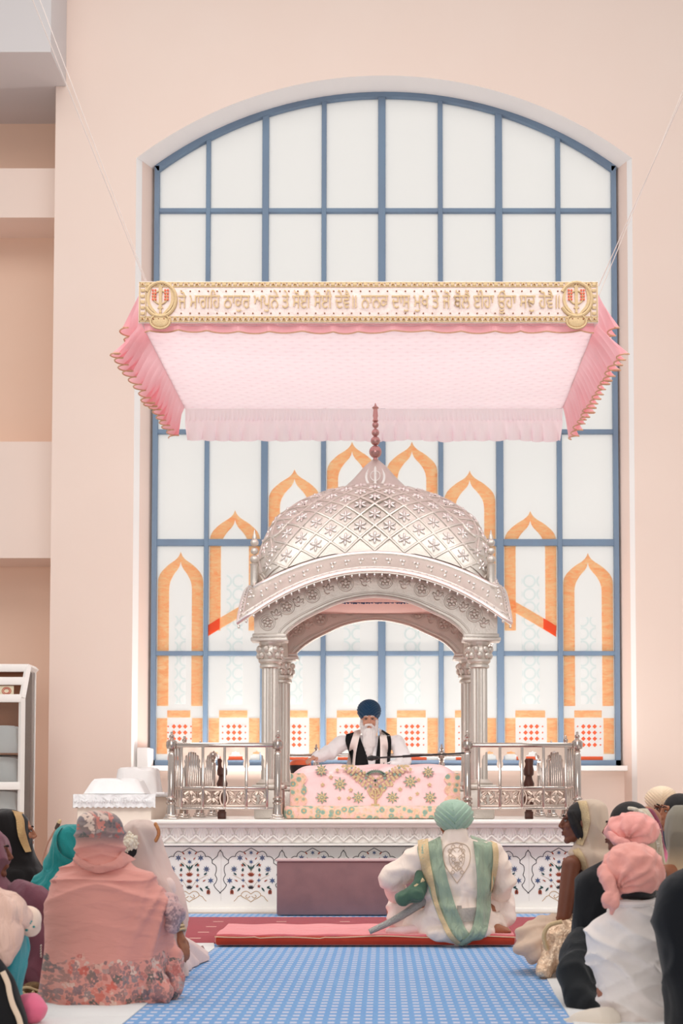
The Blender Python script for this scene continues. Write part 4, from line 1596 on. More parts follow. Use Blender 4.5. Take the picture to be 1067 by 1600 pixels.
# ================================================================== covered tables left of the platform
M['lace'] = cloth('white_lace', (244, 242, 242), (226, 224, 226), wr=.5, wscale=16, stretch=(1, 1, 1))
YT = 12.6
tx0, tx1 = P(117, 1260, YT).x, P(240, 1260, YT).x
ztb = P(180, 1243, YT).z
tbl = thing('chest', 'cream chest with white lace cover left of the marble platform', 'chest', ((tx0 + tx1) / 2, YT + .4, 0))
m = MB(); m.bbox(tx0 + .02, tx1 - .02, YT, YT + .9, 0.001, ztb - .01, .01)
m.build('body', simple('cream_panel', (242, 226, 212), .6), tbl)
m = MB()
m.bbox(tx0 - .01, tx1 + .02, YT - .03, YT + .92, ztb - .01, ztb + .012, .006)
rows = []
for j in range(5):
    v = j / 4
    rows.append([Vector((tx0 - .01 + (tx1 - tx0 + .03) * i / 60, YT - .03 - .008 * sin(i * .8) * v - .006 * v, ztb + .01 - v * (.115 + .006 * sin(i * 1.6)))) for i in range(61)])
m.loft(rows, close=False)
rows = []
for j in range(5):
    v = j / 4
    rows.append([Vector((tx0 - .012 - .008 * sin(i * .9) * v, YT - .03 + .9 * i / 40, ztb + .01 - v * .12)) for i in range(41)])
m.loft(rows, close=False)
for i in range(30):
    x = tx0 + (tx1 - tx0) * (i + .5) / 30
    m.ell((x, YT - .042, ztb - .05), (.009, .004, .016), n=6, m=5)
m.build('lace_cover', M['lace'], tbl)

def draped_box(name, label, x0, x1, y0, y1, z0, z1, inset, cat='bundle', mat=None):
    """cloth drawn over something box-like: narrower at the top, with folds running down"""
    m = MB()
    rings = []
    n = 72
    cx, cy = (x0 + x1) / 2, (y0 + y1) / 2
    for j in range(13):
        v = j / 12
        s_ = 1 - inset * v
        r = []
        for i in range(n):
            a = 2 * pi * i / n
            c, s2 = cos(a), sin(a)
            p = 5
            k = (abs(c) ** p + abs(s2) ** p) ** (-1 / p)
            f = 1 + (.035 * sin(a * 9 + 1) + .02 * sin(a * 17)) * (1 - v) ** .7
            r.append(Vector((cx + (x1 - x0) / 2 * s_ * c * k * f, cy + (y1 - y0) / 2 * s_ * s2 * k * f, z0 + (z1 - z0) * v + .012 * sin(a * 3 + x0 * 9) * v)))
        rings.append(r)
    for s3, dz in ((.9, .012), (.6, .018), (.2, .02)):
        rings.append([Vector((cx + (p.x - cx) * s3, cy + (p.y - cy) * s3, z1 + dz + .01 * sin(i * .5))) for i, p in enumerate(rings[12])])
    m.loft(rings)
    return tag(m.build(name, mat or M['white_cloth'], None), label, cat)
ztp = ztb + .016
p0, p1 = P(128, 1240, YT + .1), P(226, 1240, YT + .1)
draped_box('cloth_bundle', 'white cloth draped over a box on the lace-covered chest', p0.x, p1.x, YT + .05, YT + .6, ztp, P(170, 1221, YT + .3).z, .22)
YT2 = 13.75
p0, p1 = P(172, 1240, YT2), P(246, 1240, YT2)
tbl2 = thing('side_table', 'small white table behind the lace-covered chest beside the window ledge', 'table', ((p0.x + p1.x) / 2, YT2 + .3, 0))
z2 = P(200, 1241, YT2).z
m = MB(); m.bbox(p0.x, p1.x + .12, YT2 - .05, YT2 + .75, z2 - .04, z2, .008); m.build('table_top', simple('white_table', (240, 236, 236), .5), tbl2)
m = MB(); m.bbox(p0.x + .03, p1.x + .09, YT2, YT2 + .7, .001, z2 - .038, .01); m.build('table_cloth', M['white_cloth'], tbl2)
draped_box('cloth_bundle', 'taller white draped bundle on the small table behind the chest', p0.x + .01, p1.x - .01, YT2, YT2 + .55, z2 + .001, P(200, 1203, YT2 + .2).z, .16)
m = MB(); m.bbox(P(253, 0, YT2).x, P(266, 0, YT2).x, YT2 + .0, YT2 + .3, z2 + .002, z2 + .02, .006)
tag(m.build('booklet', simple('white_booklet', (244, 240, 240), .6), None), 'thin white booklet lying on the small table by the railing', 'booklet')

# ================================================================== display cabinet at the far left
YC = 14.3
x1c = P(33, 1150, YC).x
x0c = x1c - 1.5
xs_ = P(33, 1150, YC).x
zt0, zt1 = P(0, 1042, YC + .22).z, P(0, 1091, YC).z
cab = thing('display_cabinet', 'white framed glass cabinet of wrapped scriptures by the left wall', 'cabinet', ((x0c + x1c) / 2, YC + .5, 0))
M['cab_frame'] = simple('white_aluminium', (240, 234, 230), .4)
M['cab_wood'] = simple('brown_wood_panel', (176, 122, 92), .5, var=(160, 106, 80), vscale=4, stretch=(1, 1, 6))
YCB = YC + .55
side = [(YC, 0.0), (YC, zt1), (YC + .22, zt0), (YCB, zt0), (YCB, 0.0)]
m = MB()
for x in (x0c, x1c):
    f = .05
    for (a, b) in ((side[0], side[1]), (side[1], side[2]), (side[2], side[3])):
        m.tube([(x, a[0] + .02, a[1]), (x, b[0] + .02, b[1])], .034, 4)
    m.bbox(x - .012, x + .012, YCB - .03, YCB, 0, zt0, .004)
for z, y in ((zt1, YC), (P(0, 1228, YC).z, YC), (.03, YC), (P(0, 1064, YC + .11).z, YC + .11), (zt0 - .01, YC + .23)):
    m.bbox(x0c, x1c, y - .01, y + .05, z - .04, z + .04, .008)
m.build('frame', M['cab_frame'], cab)
m = MB(); m.box(x0c, x1c, YCB - .02, YCB, 0.001, zt0); m.box(x0c, x1c, YC + .23, YCB, zt0 - .02, zt0)
m.box(x0c, x0c + .01, YC + .1, YCB, .001, zt0 - .1)
m.build('wood_back', M['cab_wood'], cab, smooth=False)
m = MB()
for py in (1176, 1228, 1280):
    z = P(0, py, YC).z
    m.bbox(x0c + .03, x1c - .03, YC + .08, YCB - .03, z - .018, z, .004)
m.build('shelf', M['cab_wood'], cab)
g = NM('cabinet_glass')
gl = g.n('ShaderNodeBsdfGlossy', Color=(1, 1, 1, 1), Roughness=.04); tr = g.n('ShaderNodeBsdfTransparent', Color=(.93, .95, .95, 1))
fr_ = g.n('ShaderNodeFresnel', IOR=1.35)
mx = g.n('ShaderNodeMixShader', i0=fr_.outputs[0], i1=tr.outputs[0], i2=gl.outputs[0])
M['clear'] = g.done(mx.outputs[0])
m = MB(); m.box(x0c + .04, x1c - .04, YC + .012, YC + .018, .07, zt1 - .04)
m.build('glass_front', M['clear'], cab, smooth=False)
m = MB(); m.prism([(a, b) for a, b in side], -.003, .003)
m.xform(Matrix(((0, 1, 0, x1c), (1, 0, 0, 0), (0, 0, 1, 0), (0, 0, 0, 1))))
m.build('glass_side', M['clear'], cab, smooth=False)
m = MB(); m.bbox(P(-10, 1078, YC).x, P(16, 1078, YC).x, YC + .13, YC + .14, P(0, 1087, YC).z, P(0, 1070, YC).z, .002)
m.build('notice', simple('notice_card', (236, 224, 196), .6), cab)
m = MB()
cc = P(8, 1078, YC)
for r in (.045, .03): m.tube([(cc.x - .02 + r * cos(2 * pi * q / 20), YC + .127, cc.z + r * .8 * sin(2 * pi * q / 20)) for q in range(20)], .004, 5, close=True)
m.build('notice_mark', simple('notice_red', (204, 96, 76), .6), cab)
m = MB(); m.bbox(P(13, 1104, YC).x, P(26, 1104, YC).x, YCB - .05, YCB - .035, P(0, 1112, YC).z, P(0, 1098, YC).z, .002)
m.build('yellow_label', simple('yellow_card', (214, 168, 84), .6), cab)
for k, (py, hpx, lab) in enumerate(((1176, 40, 'white wrapped bundle on the upper shelf of the glass cabinet'), (1228, 44, 'white wrapped bundle on the middle shelf of the glass cabinet'), (1280, 42, 'white wrapped bundle on the lowest visible shelf of the glass cabinet'))):
    z = P(0, py, YC).z
    draped_box('cloth_bundle', lab, P(-60, py, YC + .2).x, x1c - .09, YC + .16, YCB - .07, z + .001, z + hpx * 14.5 / F, .05, 'bundle')

# ================================================================== figure kit
from mathutils.bvhtree import BVHTree

def fuse_mesh(mb, voxel, smooth=3):
    """one continuous surface from overlapping closed shapes"""
    me = bpy.data.meshes.new('fuse')
    me.from_pydata([tuple(v) for v in mb.v], [], mb.f)
    me.validate()
    bm = bmesh.new(); bm.from_mesh(me)
    bmesh.ops.recalc_face_normals(bm, faces=bm.faces)
    bm.to_mesh(me); bm.free()
    o = bpy.data.objects.new('fuse', me)
    COL.objects.link(o)
    r = o.modifiers.new('r', 'REMESH'); r.mode = 'VOXEL'; r.voxel_size = voxel; r.adaptivity = 0
    if smooth:
        s_ = o.modifiers.new('s', 'SMOOTH'); s_.iterations = smooth; s_.factor = .5
    out = bpy.data.meshes.new_from_object(o.evaluated_get(bpy.context.evaluated_depsgraph_get()))
    bpy.data.objects.remove(o)
    bpy.data.meshes.remove(me)
    return out


def finish(me, name, mat, parent, disp=None, solid=0.0):
    """displace along normals (world space), move into the parent's space, link"""
    if disp is not None:
        co = [v.co.copy() for v in me.vertices]; no = [v.normal.copy() for v in me.vertices]
        for v, c, n in zip(me.vertices, co, no):
            v.co = c + n * disp(c, n)
    off = to_parent(None, parent)
    for v in me.vertices: v.co -= off
    me.materials.clear(); me.materials.append(mat)
    me.polygons.foreach_set('use_smooth', [True] * len(me.polygons))
    me.name = name
    o = bpy.data.objects.new(name, me)
    return link(o, parent)


def fuse(mb, name, mat, parent, voxel=.012, smooth=3, disp=None):
    return finish(fuse_mesh(mb, voxel, smooth), name, mat, parent, disp)


def nz(p, sx, sy, sz, seed=0.0):
    return noise.noise(Vector((p.x * sx + seed, p.y * sy + seed * .7, p.z * sz + seed * 1.3)))


def creases(amp, sx, sy, sz, seed=0.0, amp2=0.0, s2=30):
    """sharp-edged cloth creases running along the axis with the smallest frequency"""
    def f(c, n):
        a = 1 - abs(nz(c, sx, sy, sz, seed)) * 2.2
        return amp * a + (amp2 * nz(c, s2, s2, s2, seed + 5) if amp2 else 0)
    return f


def drape(rows, Y, name, mat, parent, n=96, p=2.2, folds=None, per=7, floor_z=None, cap=True):
    """cloth hanging in rings.  rows: (py, px_left, px_right, half_depth[, dy]) seen in the plane Y"""
    R = []
    for r in rows:
        py, a, b, d = r[:4]
        dy = r[4] if len(r) > 4 else 0.0
        z = floor_z if (py is None) else P(600, py, Y).z
        zz = z
        pa, pb = P(a, py if py else 1560, Y), P(b, py if py else 1560, Y)
        R.append((pa.x, pb.x, zz, d, dy))
    R = smooth_path(R, per)
    zs = [r[2] for r in R]
    rings = []
    for (xa, xb, z, d, dy) in R:
        cx, hw = (xa + xb) / 2, max((xb - xa) / 2, .004)
        d = max(d, .004)
        ring = []
        for i in range(n):
            t = 2 * pi * i / n
            c, s_ = cos(t), sin(t)
            ux = (1 if c >= 0 else -1) * abs(c) ** (2 / p); uy = (1 if s_ >= 0 else -1) * abs(s_) ** (2 / p)
            q = Vector((cx + hw * ux, Y + dy + d * uy, z))
            if folds:
                o = Vector((ux / hw, uy / d, 0)).normalized()
                q += o * folds(q, t, z)
            ring.append(q)
        rings.append(ring)
    m = MB()
    m.loft(rings)
    return m.build(name, mat, parent, smooth=True, angle=70)


def bvh_of(*objs):
    vs, fs = [], []
    for o in objs:
        off = to_parent(None, o.parent)
        b = len(vs)
        vs += [v.co + off for v in o.data.vertices]
        fs += [[i + b for i in p.vertices] for p in o.data.polygons]
    return BVHTree.FromPolygons(vs, fs)


def trim_on(bvh, rails, Y, name, mat, parent, off=.008, nu=6, per=5, thick=.006, wob=None):
    """a band of cloth lying on a figure: rails = rows of (px_left, py_left, px_right, py_right) in the plane Y"""
    g = []
    for a, b, c, d in smooth_path(rails, per):
        A, B = P(a, b, Y), P(c, d, Y)
        g.append([A.lerp(B, i / nu) for i in range(nu + 1)])
    ys = [[None] * (nu + 1) for _ in g]
    for j, row in enumerate(g):
        for i, q in enumerate(row):
            h = bvh.ray_cast(Vector((q.x, -1.0, q.z)), Vector((0, 1, 0)))
            if h[0] is not None: ys[j][i] = h[0].y
    # fill misses from the nearest hit, then soften
    flat = [y for r in ys for y in r if y is not None]
    mean = sum(flat) / len(flat) if flat else Y
    for j in range(len(g)):
        for i in range(nu + 1):
            if ys[j][i] is None:
                best = None
                for k in range(1, nu + 1):
                    for q in (i - k, i + k):
                        if 0 <= q <= nu and ys[j][q] is not None: best = ys[j][q] + .03 * k; break
                    if best is not None: break
                if best is None and j > 0: best = ys[j - 1][i]
                ys[j][i] = best if best is not None else mean
    for _ in range(2):
        z2 = [r[:] for r in ys]
        for j in range(1, len(g) - 1):
            for i in range(nu + 1):
                z2[j][i] = min(ys[j][i], (ys[j - 1][i] + ys[j + 1][i]) / 2 * .5 + ys[j][i] * .5)
        ys = z2
    top = []; bot = []
    for j, row in enumerate(g):
        tr_, br_ = [], []
        for i, q in enumerate(row):
            w_ = wob(i / nu, j / len(g)) if wob else 0
            tr_.append(Vector((q.x, ys[j][i] - off - thick - w_, q.z))); br_.append(Vector((q.x, ys[j][i] - off * .5 + .01, q.z)))
        top.append(tr_); bot.append(br_)
    m = MB()
    rings = [t_ + b_[::-1] for t_, b_ in zip(top, bot)]
    m.loft(rings)
    return m.build(name, mat, parent, angle=60)


def Rz(a): return Matrix.Rotation(a, 3, 'Z')


def add_head(m, c, R, s=1.0, ears=True):
    """head with brow, nose, lips, chin, cheeks and ears; c is between the ears; +y of R is the face"""
    c = Vector(c)
    def L(x, y, z): return c + R @ Vector((x * s, y * s, z * s))
    def E(x, y, z, rx, ry, rz): m.ell(L(x, y, z), (rx * s, ry * s, rz * s), R, 20, 14)
    def C(a, b, ra, rb): m.capsule(L(*a), L(*b), ra * s, rb * s, 12, 4)
    E(0, -.012, .045, .076, .096, .082)
    E(0, .030, -.020, .062, .066, .085)
    E(0, .045, -.055, .046, .048, .055)
    C((0, .074, -.098), (0, .070, -.090), .021, .022)
    for x in (-1, 1):
        C((x * .056, .0, -.045), (x * .016, .070, -.097), .018, .018)
        E(x * .038, .066, -.012, .024, .024, .024)
        C((x * .012, .090, .040), (x * .046, .074, .040), .010, .010)
        m.ell(L(x * .013, .106, -.022), (.008 * s,) * 3, R)
    C((0, .090, .036), (0, .117, -.014), .008, .011)
    C((0, .112, -.016), (0, .104, -.026), .0115, .009)
    C((-.020, .094, -.050), (.020, .094, -.050), .0065, .0065)
    C((0, .100, -.050), (0, .098, -.062), .008, .008)
    C((-.016, .094, -.064), (.016, .094, -.064), .0075, .0075)
    if ears:
        for x in (-1, 1):
            m.ell(L(x * .079, -.008, -.002), (.009 * s, .019 * s, .032 * s), R)
    m.capsule(L(0, -.02, -.05), L(0, -.035, -.19), .054 * s, .058 * s)


def add_eyes(t, c, R, s=1.0, iris=(40, 26, 20), brow=(34, 26, 24), lid=None):
    c = Vector(c)
    def L(x, y, z): return c + R @ Vector((x * s, y * s, z * s))
    m = MB()
    for x in (-1, 1):
        m.mi = 0
        m.ell(L(x * .031, .083, .018), (.0125 * s, .008 * s, .0052 * s), R)
        m.mi = 1
        m.ell(L(x * .031, .0885, .018), (.006 * s, .005 * s, .0052 * s), R)
        m.tube([L(x * (.031 + .015 * cos(a)), .0905 - .006 * abs(cos(a)), .018 + .008 * sin(a)) for a in [pi * q / 8 for q in range(9)]], .0022 * s, 5)
    m.build('eyes', [simple('eye_white', (186, 172, 164), .4), simple('eye_dark', iris, .3)], t)
    m = MB()
    for x in (-1, 1):
        m.tube([L(x * .013, .1005, .043), L(x * .030, .095, .049), L(x * .048, .079, .044)], [.0035 * s, .0042 * s, .002 * s], 6)
    m.build('eyebrows', simple('eyebrow_hair', brow, .8), t)


def add_hand(m, w, fwd, up, side, L=.175, curl=.5):
    """palm, four fingers and a thumb; fingers bend away from up"""
    w = Vector(w); f = Vector(fwd).normalized(); u = Vector(up); u = (u - f * u.dot(f)).normalized(); x = f.cross(u) * side
    k = L / .175
    R = Matrix((x, f, u)).transposed()
    m.ell(w + f * .045 * k, (.038 * k, .052 * k, .015 * k), R)
    m.capsule(w - f * .02, w + f * .03 * k, .026 * k, .028 * k)
    for i, (o, ln) in enumerate(zip((-.029, -.010, .010, .028), (.066, .076, .071, .055))):
        b = w + f * .083 * k + x * o * k
        c1, c2, c3 = curl * .5, curl * 1.1, curl * 1.6
        p1 = b + (f * cos(c1) - u * sin(c1)) * ln * .45 * k
        p2 = p1 + (f * cos(c2) - u * sin(c2)) * ln * .32 * k
        p3 = p2 + (f * cos(c3) - u * sin(c3)) * ln * .23 * k
        m.chain([b - f * .02, b, p1, p2, p3], [.0095 * k, .0095 * k, .0085 * k, .0078 * k, .0065 * k], 10)
    b = w + f * .02 * k - x * .026 * k
    p1 = b + (f * .65 - x * .7 - u * .2).normalized() * .038 * k
    p2 = p1 + (f * .9 - x * .25 - u * .35).normalized() * .03 * k
    m.chain([b, p1, p2], [.014 * k, .0105 * k, .0085 * k], 10)


def seated(x, y, z0, ang, s=1.0, lean=0.0):
    """joints of a figure sitting cross-legged at (x, y, z0), facing ang (0 = away from the camera)"""
    R = Rz(ang)
    o = Vector((x, y, z0))
    def L(a, b, c): return o + R @ Vector((a * s, b * s, c * s))
    J = dict(R=R, s=s, pel=L(0, 0, .115), wai=L(0, .01, .25), che=L(0, .01 + lean * .5, .42), nec=L(0, .0 + lean, .60), head=L(0, .03 + lean, .755))
    for k, sx in (('l', -1), ('r', 1)):
        J['sh' + k] = L(sx * .165, .0 + lean, .535)
        J['el' + k] = L(sx * .25, .09, .31)
        J['wr' + k] = L(sx * .16, .28, .20)
        J['hi' + k] = L(sx * .085, .03, .10)
        J['kn' + k] = L(sx * .33, .24, .10)
        J['an' + k] = L(-sx * .07, .27, .06)
    return J


def add_body(m, J, head=True, hands=True, slim=1.0, curl=.6, head_R=None, ears=True, feet=True):
    s = J['s']; R = J['R']
    def E(c, r): m.ell(c, tuple(q * s for q in r), R, 24, 16)
    E(J['pel'], (.155 * slim, .125 * slim, .096))
    E(J['wai'], (.130 * slim, .100 * slim, .14))
    E(J['che'], (.150 * slim, .105 * slim, .15))
    m.capsule(J['che'], J['nec'], .085 * s, .060 * s)
    m.capsule(J['shl'], J['shr'], .055 * s, .055 * s)
    m.capsule(J['nec'], J['head'] - (J['R'] @ Vector((0, .03, .06))) * s, .055 * s, .052 * s)
    for k, sd in (('l', -1), ('r', 1)):
        m.capsule(J['sh' + k], J['el' + k], .054 * s, .042 * s)
        m.capsule(J['el' + k], J['wr' + k], .041 * s, .027 * s)
        m.capsule(J['hi' + k], J['kn' + k], .085 * s, .060 * s)
        m.capsule(J['kn' + k], J['an' + k], .057 * s, .038 * s)
        if feet:
            d = (J['an' + k] - J['kn' + k]).normalized()
            m.capsule(J['an' + k], J['an' + k] + d * .10 * s + Vector((0, 0, -.015)), .034 * s, .026 * s)
        if hands:
            d = (J['wr' + k] - J['el' + k]).normalized()
            add_hand(m, J['wr' + k], d, (0, 0, 1), sd, .17 * s, curl)
    if head: add_head(m, J['head'], head_R or R, s, ears)


def skin_mat(name, c, var):
    g = NM(name)
    v = g.coord('Object')
    col = g.mix(g.noise(v, 14, 4), lin(c), lin(var))
    nrm = g.bump(g.noise(v, 260, 2), .06, .004)
    return g.done(g.principled(col, .5, 0, nrm, .35, 0, Subsurface__Weight=.06, Subsurface__Scale=.01))

M['skin_fair'] = skin_mat('fair_skin', (214, 164, 138), (196, 138, 114))
M['skin_mid'] = skin_mat('tan_skin', (170, 112, 82), (150, 92, 66))
M['skin_deep'] = skin_mat('brown_skin', (128, 76, 54), (110, 62, 44))
M['hair'] = simple('black_hair', (30, 25, 26), .4, bump=.5, bscale=90, stretch=(8, 8, .6))


def person(label, loc):
    return thing('person', label, 'person', loc)


def turban(t, c, R, r, pleat, mat, name='turban', view='back', tilt=0.0):
    """wound turban: overlapping pleated layers that meet in a V"""
    c = Vector(c)
    n, k = 200, 130
    rings = []
    for i in range(k + 1):
        th = pi * i / k
        ring = []
        for j in range(n):
            ph = 2 * pi * j / n
            d = Vector((sin(th) * cos(ph), sin(th) * sin(ph), -cos(th)))
            x, y, z = d
            # phase of the wraps: they rise away from the meeting point on the facing side
            yy = -y if view == 'back' else y
            side = x + .12 * z
            if yy > 0:
                ph_ = z * 1.0 + abs(side) * -1.05 if side > -.02 else z * 1.0 + abs(side) * -1.05 + .11
            else:
                ph_ = z * 1.1 - .25
            q = ph_ * pleat
            saw = q - math.floor(q)
            amp = .085 * min(1, (1 - abs(z)) * 3)
            f = 1 + amp * (saw - .5)
            # the outer wrap edge crosses low on one side
            if yy > 0 and side > -.02: f += .05 * min(1, (1 - abs(z)) * 2)
            e = 1.0
            v = Vector((x * r[0] * f, y * r[1] * f, z * r[2] * (1 + (f - 1) * .5)))
            ring.append(c + R @ v)
        rings.append(ring)
    m = MB(); m.loft(rings, cap0=False, cap1=False)
    return m.build(name, mat, t, merge=True, angle=80)

def rdg(q, sx, sy, sz, seed=0.0, sharp=2.6, pw=1.4):
    """narrow raised creases"""
    return max(0.0, 1 - sharp * abs(nz(q, sx, sy, sz, seed))) ** pw - .35

# ================================================================== the reader behind the scripture bed
YGr = 14.05
c0 = P(577, 1130, YGr)
seat_z = ZT + .24
o = tag((lambda m: (m.bbox(c0.x - .4, c0.x + .4, YGr - .25, YGr + .4, ZT + .002, seat_z - .01, .04), m.build('floor_cushion', simple('white_seat_cloth', (236, 230, 228), .8)))[1])(MB()), 'white seat cushion under the reader behind the bed', 'cushion')
t = person('elderly reader in navy turban with long white beard and black waistcoat', (c0.x, YGr, seat_z))
J = seated(c0.x, YGr, seat_z, pi, 1.04)
for k in 'lr':
    for q in ('kn', 'an'): J[q + k] = Vector((c0.x + (J[q + k].x - c0.x) * .8, YGr + (J[q + k].y - YGr) * .45, J[q + k].z))
J['head'] = Vector((c0.x, YGr - .05, P(577, 1128, YGr).z))
J['nec'] = Vector((c0.x, YGr, J['head'].z - .155)); J['che'].z = J['nec'].z - .17; J['wai'].z = J['che'].z - .18
J['shl'] = P(621, 1160, YGr); J['shr'] = P(534, 1160, YGr)
J['elr'] = P(516, 1176, YGr - .12); J['wrr'] = P(494, 1183, YGr - .28)
J['ell'] = P(632, 1190, YGr - .1); J['wrl'] = P(608, 1200, YGr - .26)
m = MB(); add_body(m, J)
fuse(m, 'body', M['skin_fair'], t, .0065, 3)
add_eyes(t, J['head'], J['R'], 1.04, (50, 38, 34), (226, 222, 220))
m = MB()
R = J['R']
def E_(c, r, RR=None): m.ell(c, r, RR, 24, 16)
E_((J['che'] + J['wai']) / 2, (.175, .125, .26), R)
E_(J['pel'], (.26, .2, .12), R)
m.capsule(J['shl'], J['shr'], .068, .068)
m.chain([J['shr'], J['elr'], J['wrr']], [.072, .068, .05]); m.chain([J['shl'], J['ell'], J['wrl']], [.072, .066, .05])
m.chain([J['hil'], J['knl'], J['anl']], [.1, .085, .06]); m.chain([J['hir'], J['knr'], J['anr']], [.1, .085, .06])
E_(J['elr'] + Vector((-.01, 0, .0)), (.09, .08, .07))
kurta = fuse(m, 'kurta', cloth('white_kurta', (244, 242, 242), (236, 232, 234)), t, .011, 3, creases(.010, 9, 9, 5, 2.0, .003))
bk = bvh_of(kurta)
M['black_cloth'] = cloth('black_wool', (20, 19, 21), (28, 27, 29), wr=.2, sheen=.1)
trim_on(bk, [(541, 1148, 560, 1141), (540, 1158, 562, 1150), (543, 1170, 567, 1165), (547, 1182, 573, 1180), (550, 1196, 576, 1196)], YGr, 'waistcoat', M['black_cloth'], t, .012)
trim_on(bk, [(597, 1141, 609, 1147), (592, 1150, 611, 1156), (590, 1165, 611, 1170), (588, 1180, 610, 1184), (586, 1196, 609, 1196)], YGr, 'waistcoat', M['black_cloth'], t, .012)
M['cream_stole'] = cloth('cream_stole', (246, 236, 230), (240, 226, 220))
trim_on(bk, [(554, 1143, 565, 1138), (551, 1152, 563, 1148), (547, 1165, 559, 1165), (544, 1180, 556, 1182), (541, 1197, 555, 1197)], YGr, 'stole', M['cream_stole'], t, .03, thick=.012)
trim_on(bk, [(592, 1138, 600, 1143), (593, 1148, 604, 1152), (594, 1165, 606, 1165), (594, 1180, 605, 1180), (594, 1197, 604, 1197)], YGr, 'stole', M['cream_stole'], t, .03, thick=.012)
# beard and moustache
m = MB()
H = J['head']
def L_(x, y, z): return H + R @ Vector((x, y, z))
E_(L_(0, .075, -.125), (.066, .045, .07), R); E_(L_(0, .085, -.20), (.060, .04, .10), R); E_(L_(0, .085, -.27), (.042, .03, .09), R)
for sx in (-1, 1):
    m.capsule(L_(sx * .072, .012, .0), L_(sx * .055, .05, -.09), .018, .03)
    m.chain([L_(sx * .004, .116, -.036), L_(sx * .03, .108, -.045), L_(sx * .05, .09, -.075)], [.010, .012, .007])
fuse(m, 'beard', simple('white_beard', (236, 232, 230), .9, bump=.8, bscale=60, stretch=(3, 3, .3)), t, .006, 2, creases(.006, 60, 60, 6, 3.0))
turban(t, L_(0, -.022, .108), R @ Matrix.Rotation(.28, 3, 'X'), (.114, .130, .112), 4.2, cloth('navy_turban', (30, 66, 98), (38, 78, 112), wr=.2), view='front')

# ================================================================== the groom with the green turban
YB_ = 9.50
gx = P(714, 1460, YB_).x
t = person('man from behind in cream embroidered coat and sage green turban, seated on the red mat', (gx, YB_, .095))
J = seated(gx, YB_, .095, 0, 1.06)
hd = P(709, 1290, YB_ + .02); J['head'] = hd
J['nec'] = P(710, 1318, YB_); J['che'] = P(713, 1365, YB_); J['wai'] = P(714, 1412, YB_)
J['shl'] = P(668, 1334, YB_); J['shr'] = P(766, 1334, YB_)
J['ell'] = P(611, 1372, YB_ + .02); J['wrl'] = P(634, 1402, YB_ + .22)
J['elr'] = P(788, 1376, YB_ + .06); J['wrr'] = P(776, 1402, YB_ + .24)
J['knl'] = P(618, 1422, YB_ + .26); J['anl'] = P(650, 1452, YB_ + .1)
J['knr'] = P(790, 1420, YB_ + .28); J['anr'] = P(764, 1452, YB_ + .12)
m = MB(); add_body(m, J, feet=False)
# bare right foot turned out, left foot in a sock
m.chain([P(764, 1445, YB_ + .05), P(776, 1452, YB_ - .02), P(790, 1455, YB_ - .02)], [.038, .04, .028])
for i in range(5): m.chain([P(788, 1453 + i * .8, YB_ - .04 + .018 * i), P(797, 1455 + i * .9, YB_ - .05 + .018 * i)], [.013, .010], 10)
fuse(m, 'body', M['skin_mid'], t, .0075, 3)
M['sherwani'] = cloth('cream_silk_coat', (241, 222, 208), (234, 212, 198), wr=.35, wscale=12, rough=.55, stretch=(1, 1, .7))
m = MB()
R = J['R']
m.ell(P(714, 1375, YB_), (.228, .15, .27), None, 32, 20)
m.ell(P(714, 1425, YB_), (.215, .165, .20), None, 32, 20)
m.ell(P(712, 1340, YB_), (.20, .115, .13), None, 32, 20)
m.capsule(J['shl'], J['shr'], .082, .082)
m.capsule(P(711, 1308, YB_), P(712, 1330, YB_), .080, .10)
m.chain([J['shl'], J['ell'], P(620, 1394, YB_ + .14)], [.088, .072, .058]); m.chain([J['shr'], J['elr'], P(780, 1398, YB_ + .2)], [.088, .070, .055])
# coat skirt spreading on the mat
m.chain([P(690, 1440, YB_), P(652, 1448, YB_ + .06), P(640, 1458, YB_ + .1)], [.13, .09, .05])
m.chain([P(735, 1440, YB_), P(770, 1446, YB_ + .08), P(782, 1440, YB_ + .16)], [.13, .08, .05])
m.ell(P(714, 1455, YB_), (.25, .19, .085))
coat = fuse(m, 'coat', M['sherwani'], t, .010, 4, creases(.020, 6, 6, 9, 4.0, .005, 18))
M['trouser'] = cloth('cream_trousers', (240, 222, 212), (230, 208, 198), wr=.5)
m = MB()
m.chain([P(690, 1440, YB_ + .1), P(626, 1418, YB_ + .22), P(622, 1440, YB_ + .16), P(640, 1455, YB_ + .1)], [.10, .085, .07, .05])
m.chain([P(740, 1440, YB_ + .1), P(782, 1408, YB_ + .26), P(788, 1432, YB_ + .16), P(776, 1448, YB_ + .12)], [.10, .08, .065, .05])
fuse(m, 'trousers', M['trouser'], t, .010, 3, creases(.020, 7, 7, 13, 9.0))
m = MB(); m.chain([P(652, 1452, YB_ - .02), P(630, 1455, YB_ - .05), P(607, 1455, YB_ - .05)], [.036, .034, .022])
fuse(m, 'sock', cloth('pink_white_sock', (238, 206, 200), (226, 190, 186)), t, .008, 2)
bv = bvh_of(coat)
M['sage'] = cloth('sage_green_chiffon', (160, 174, 150), (146, 160, 138), wr=.6, wscale=12, stretch=(2, 2, .3))
def pleats(u, v): return .010 * abs(sin(u * 7 + v * 2)) + .006 * sin(v * 9 + u * 3)
trim_on(bv, [(652, 1322, 688, 1307), (652, 1330, 689, 1322), (657, 1350, 691, 1342), (664, 1372, 697, 1370), (671, 1395, 704, 1395), (679, 1418, 711, 1417), (688, 1440, 719, 1435), (700, 1462, 727, 1450), (716, 1473, 738, 1462), (730, 1474, 745, 1466)], YB_, 'shawl', M['sage'], t, .014, 14, 5, .012, pleats)
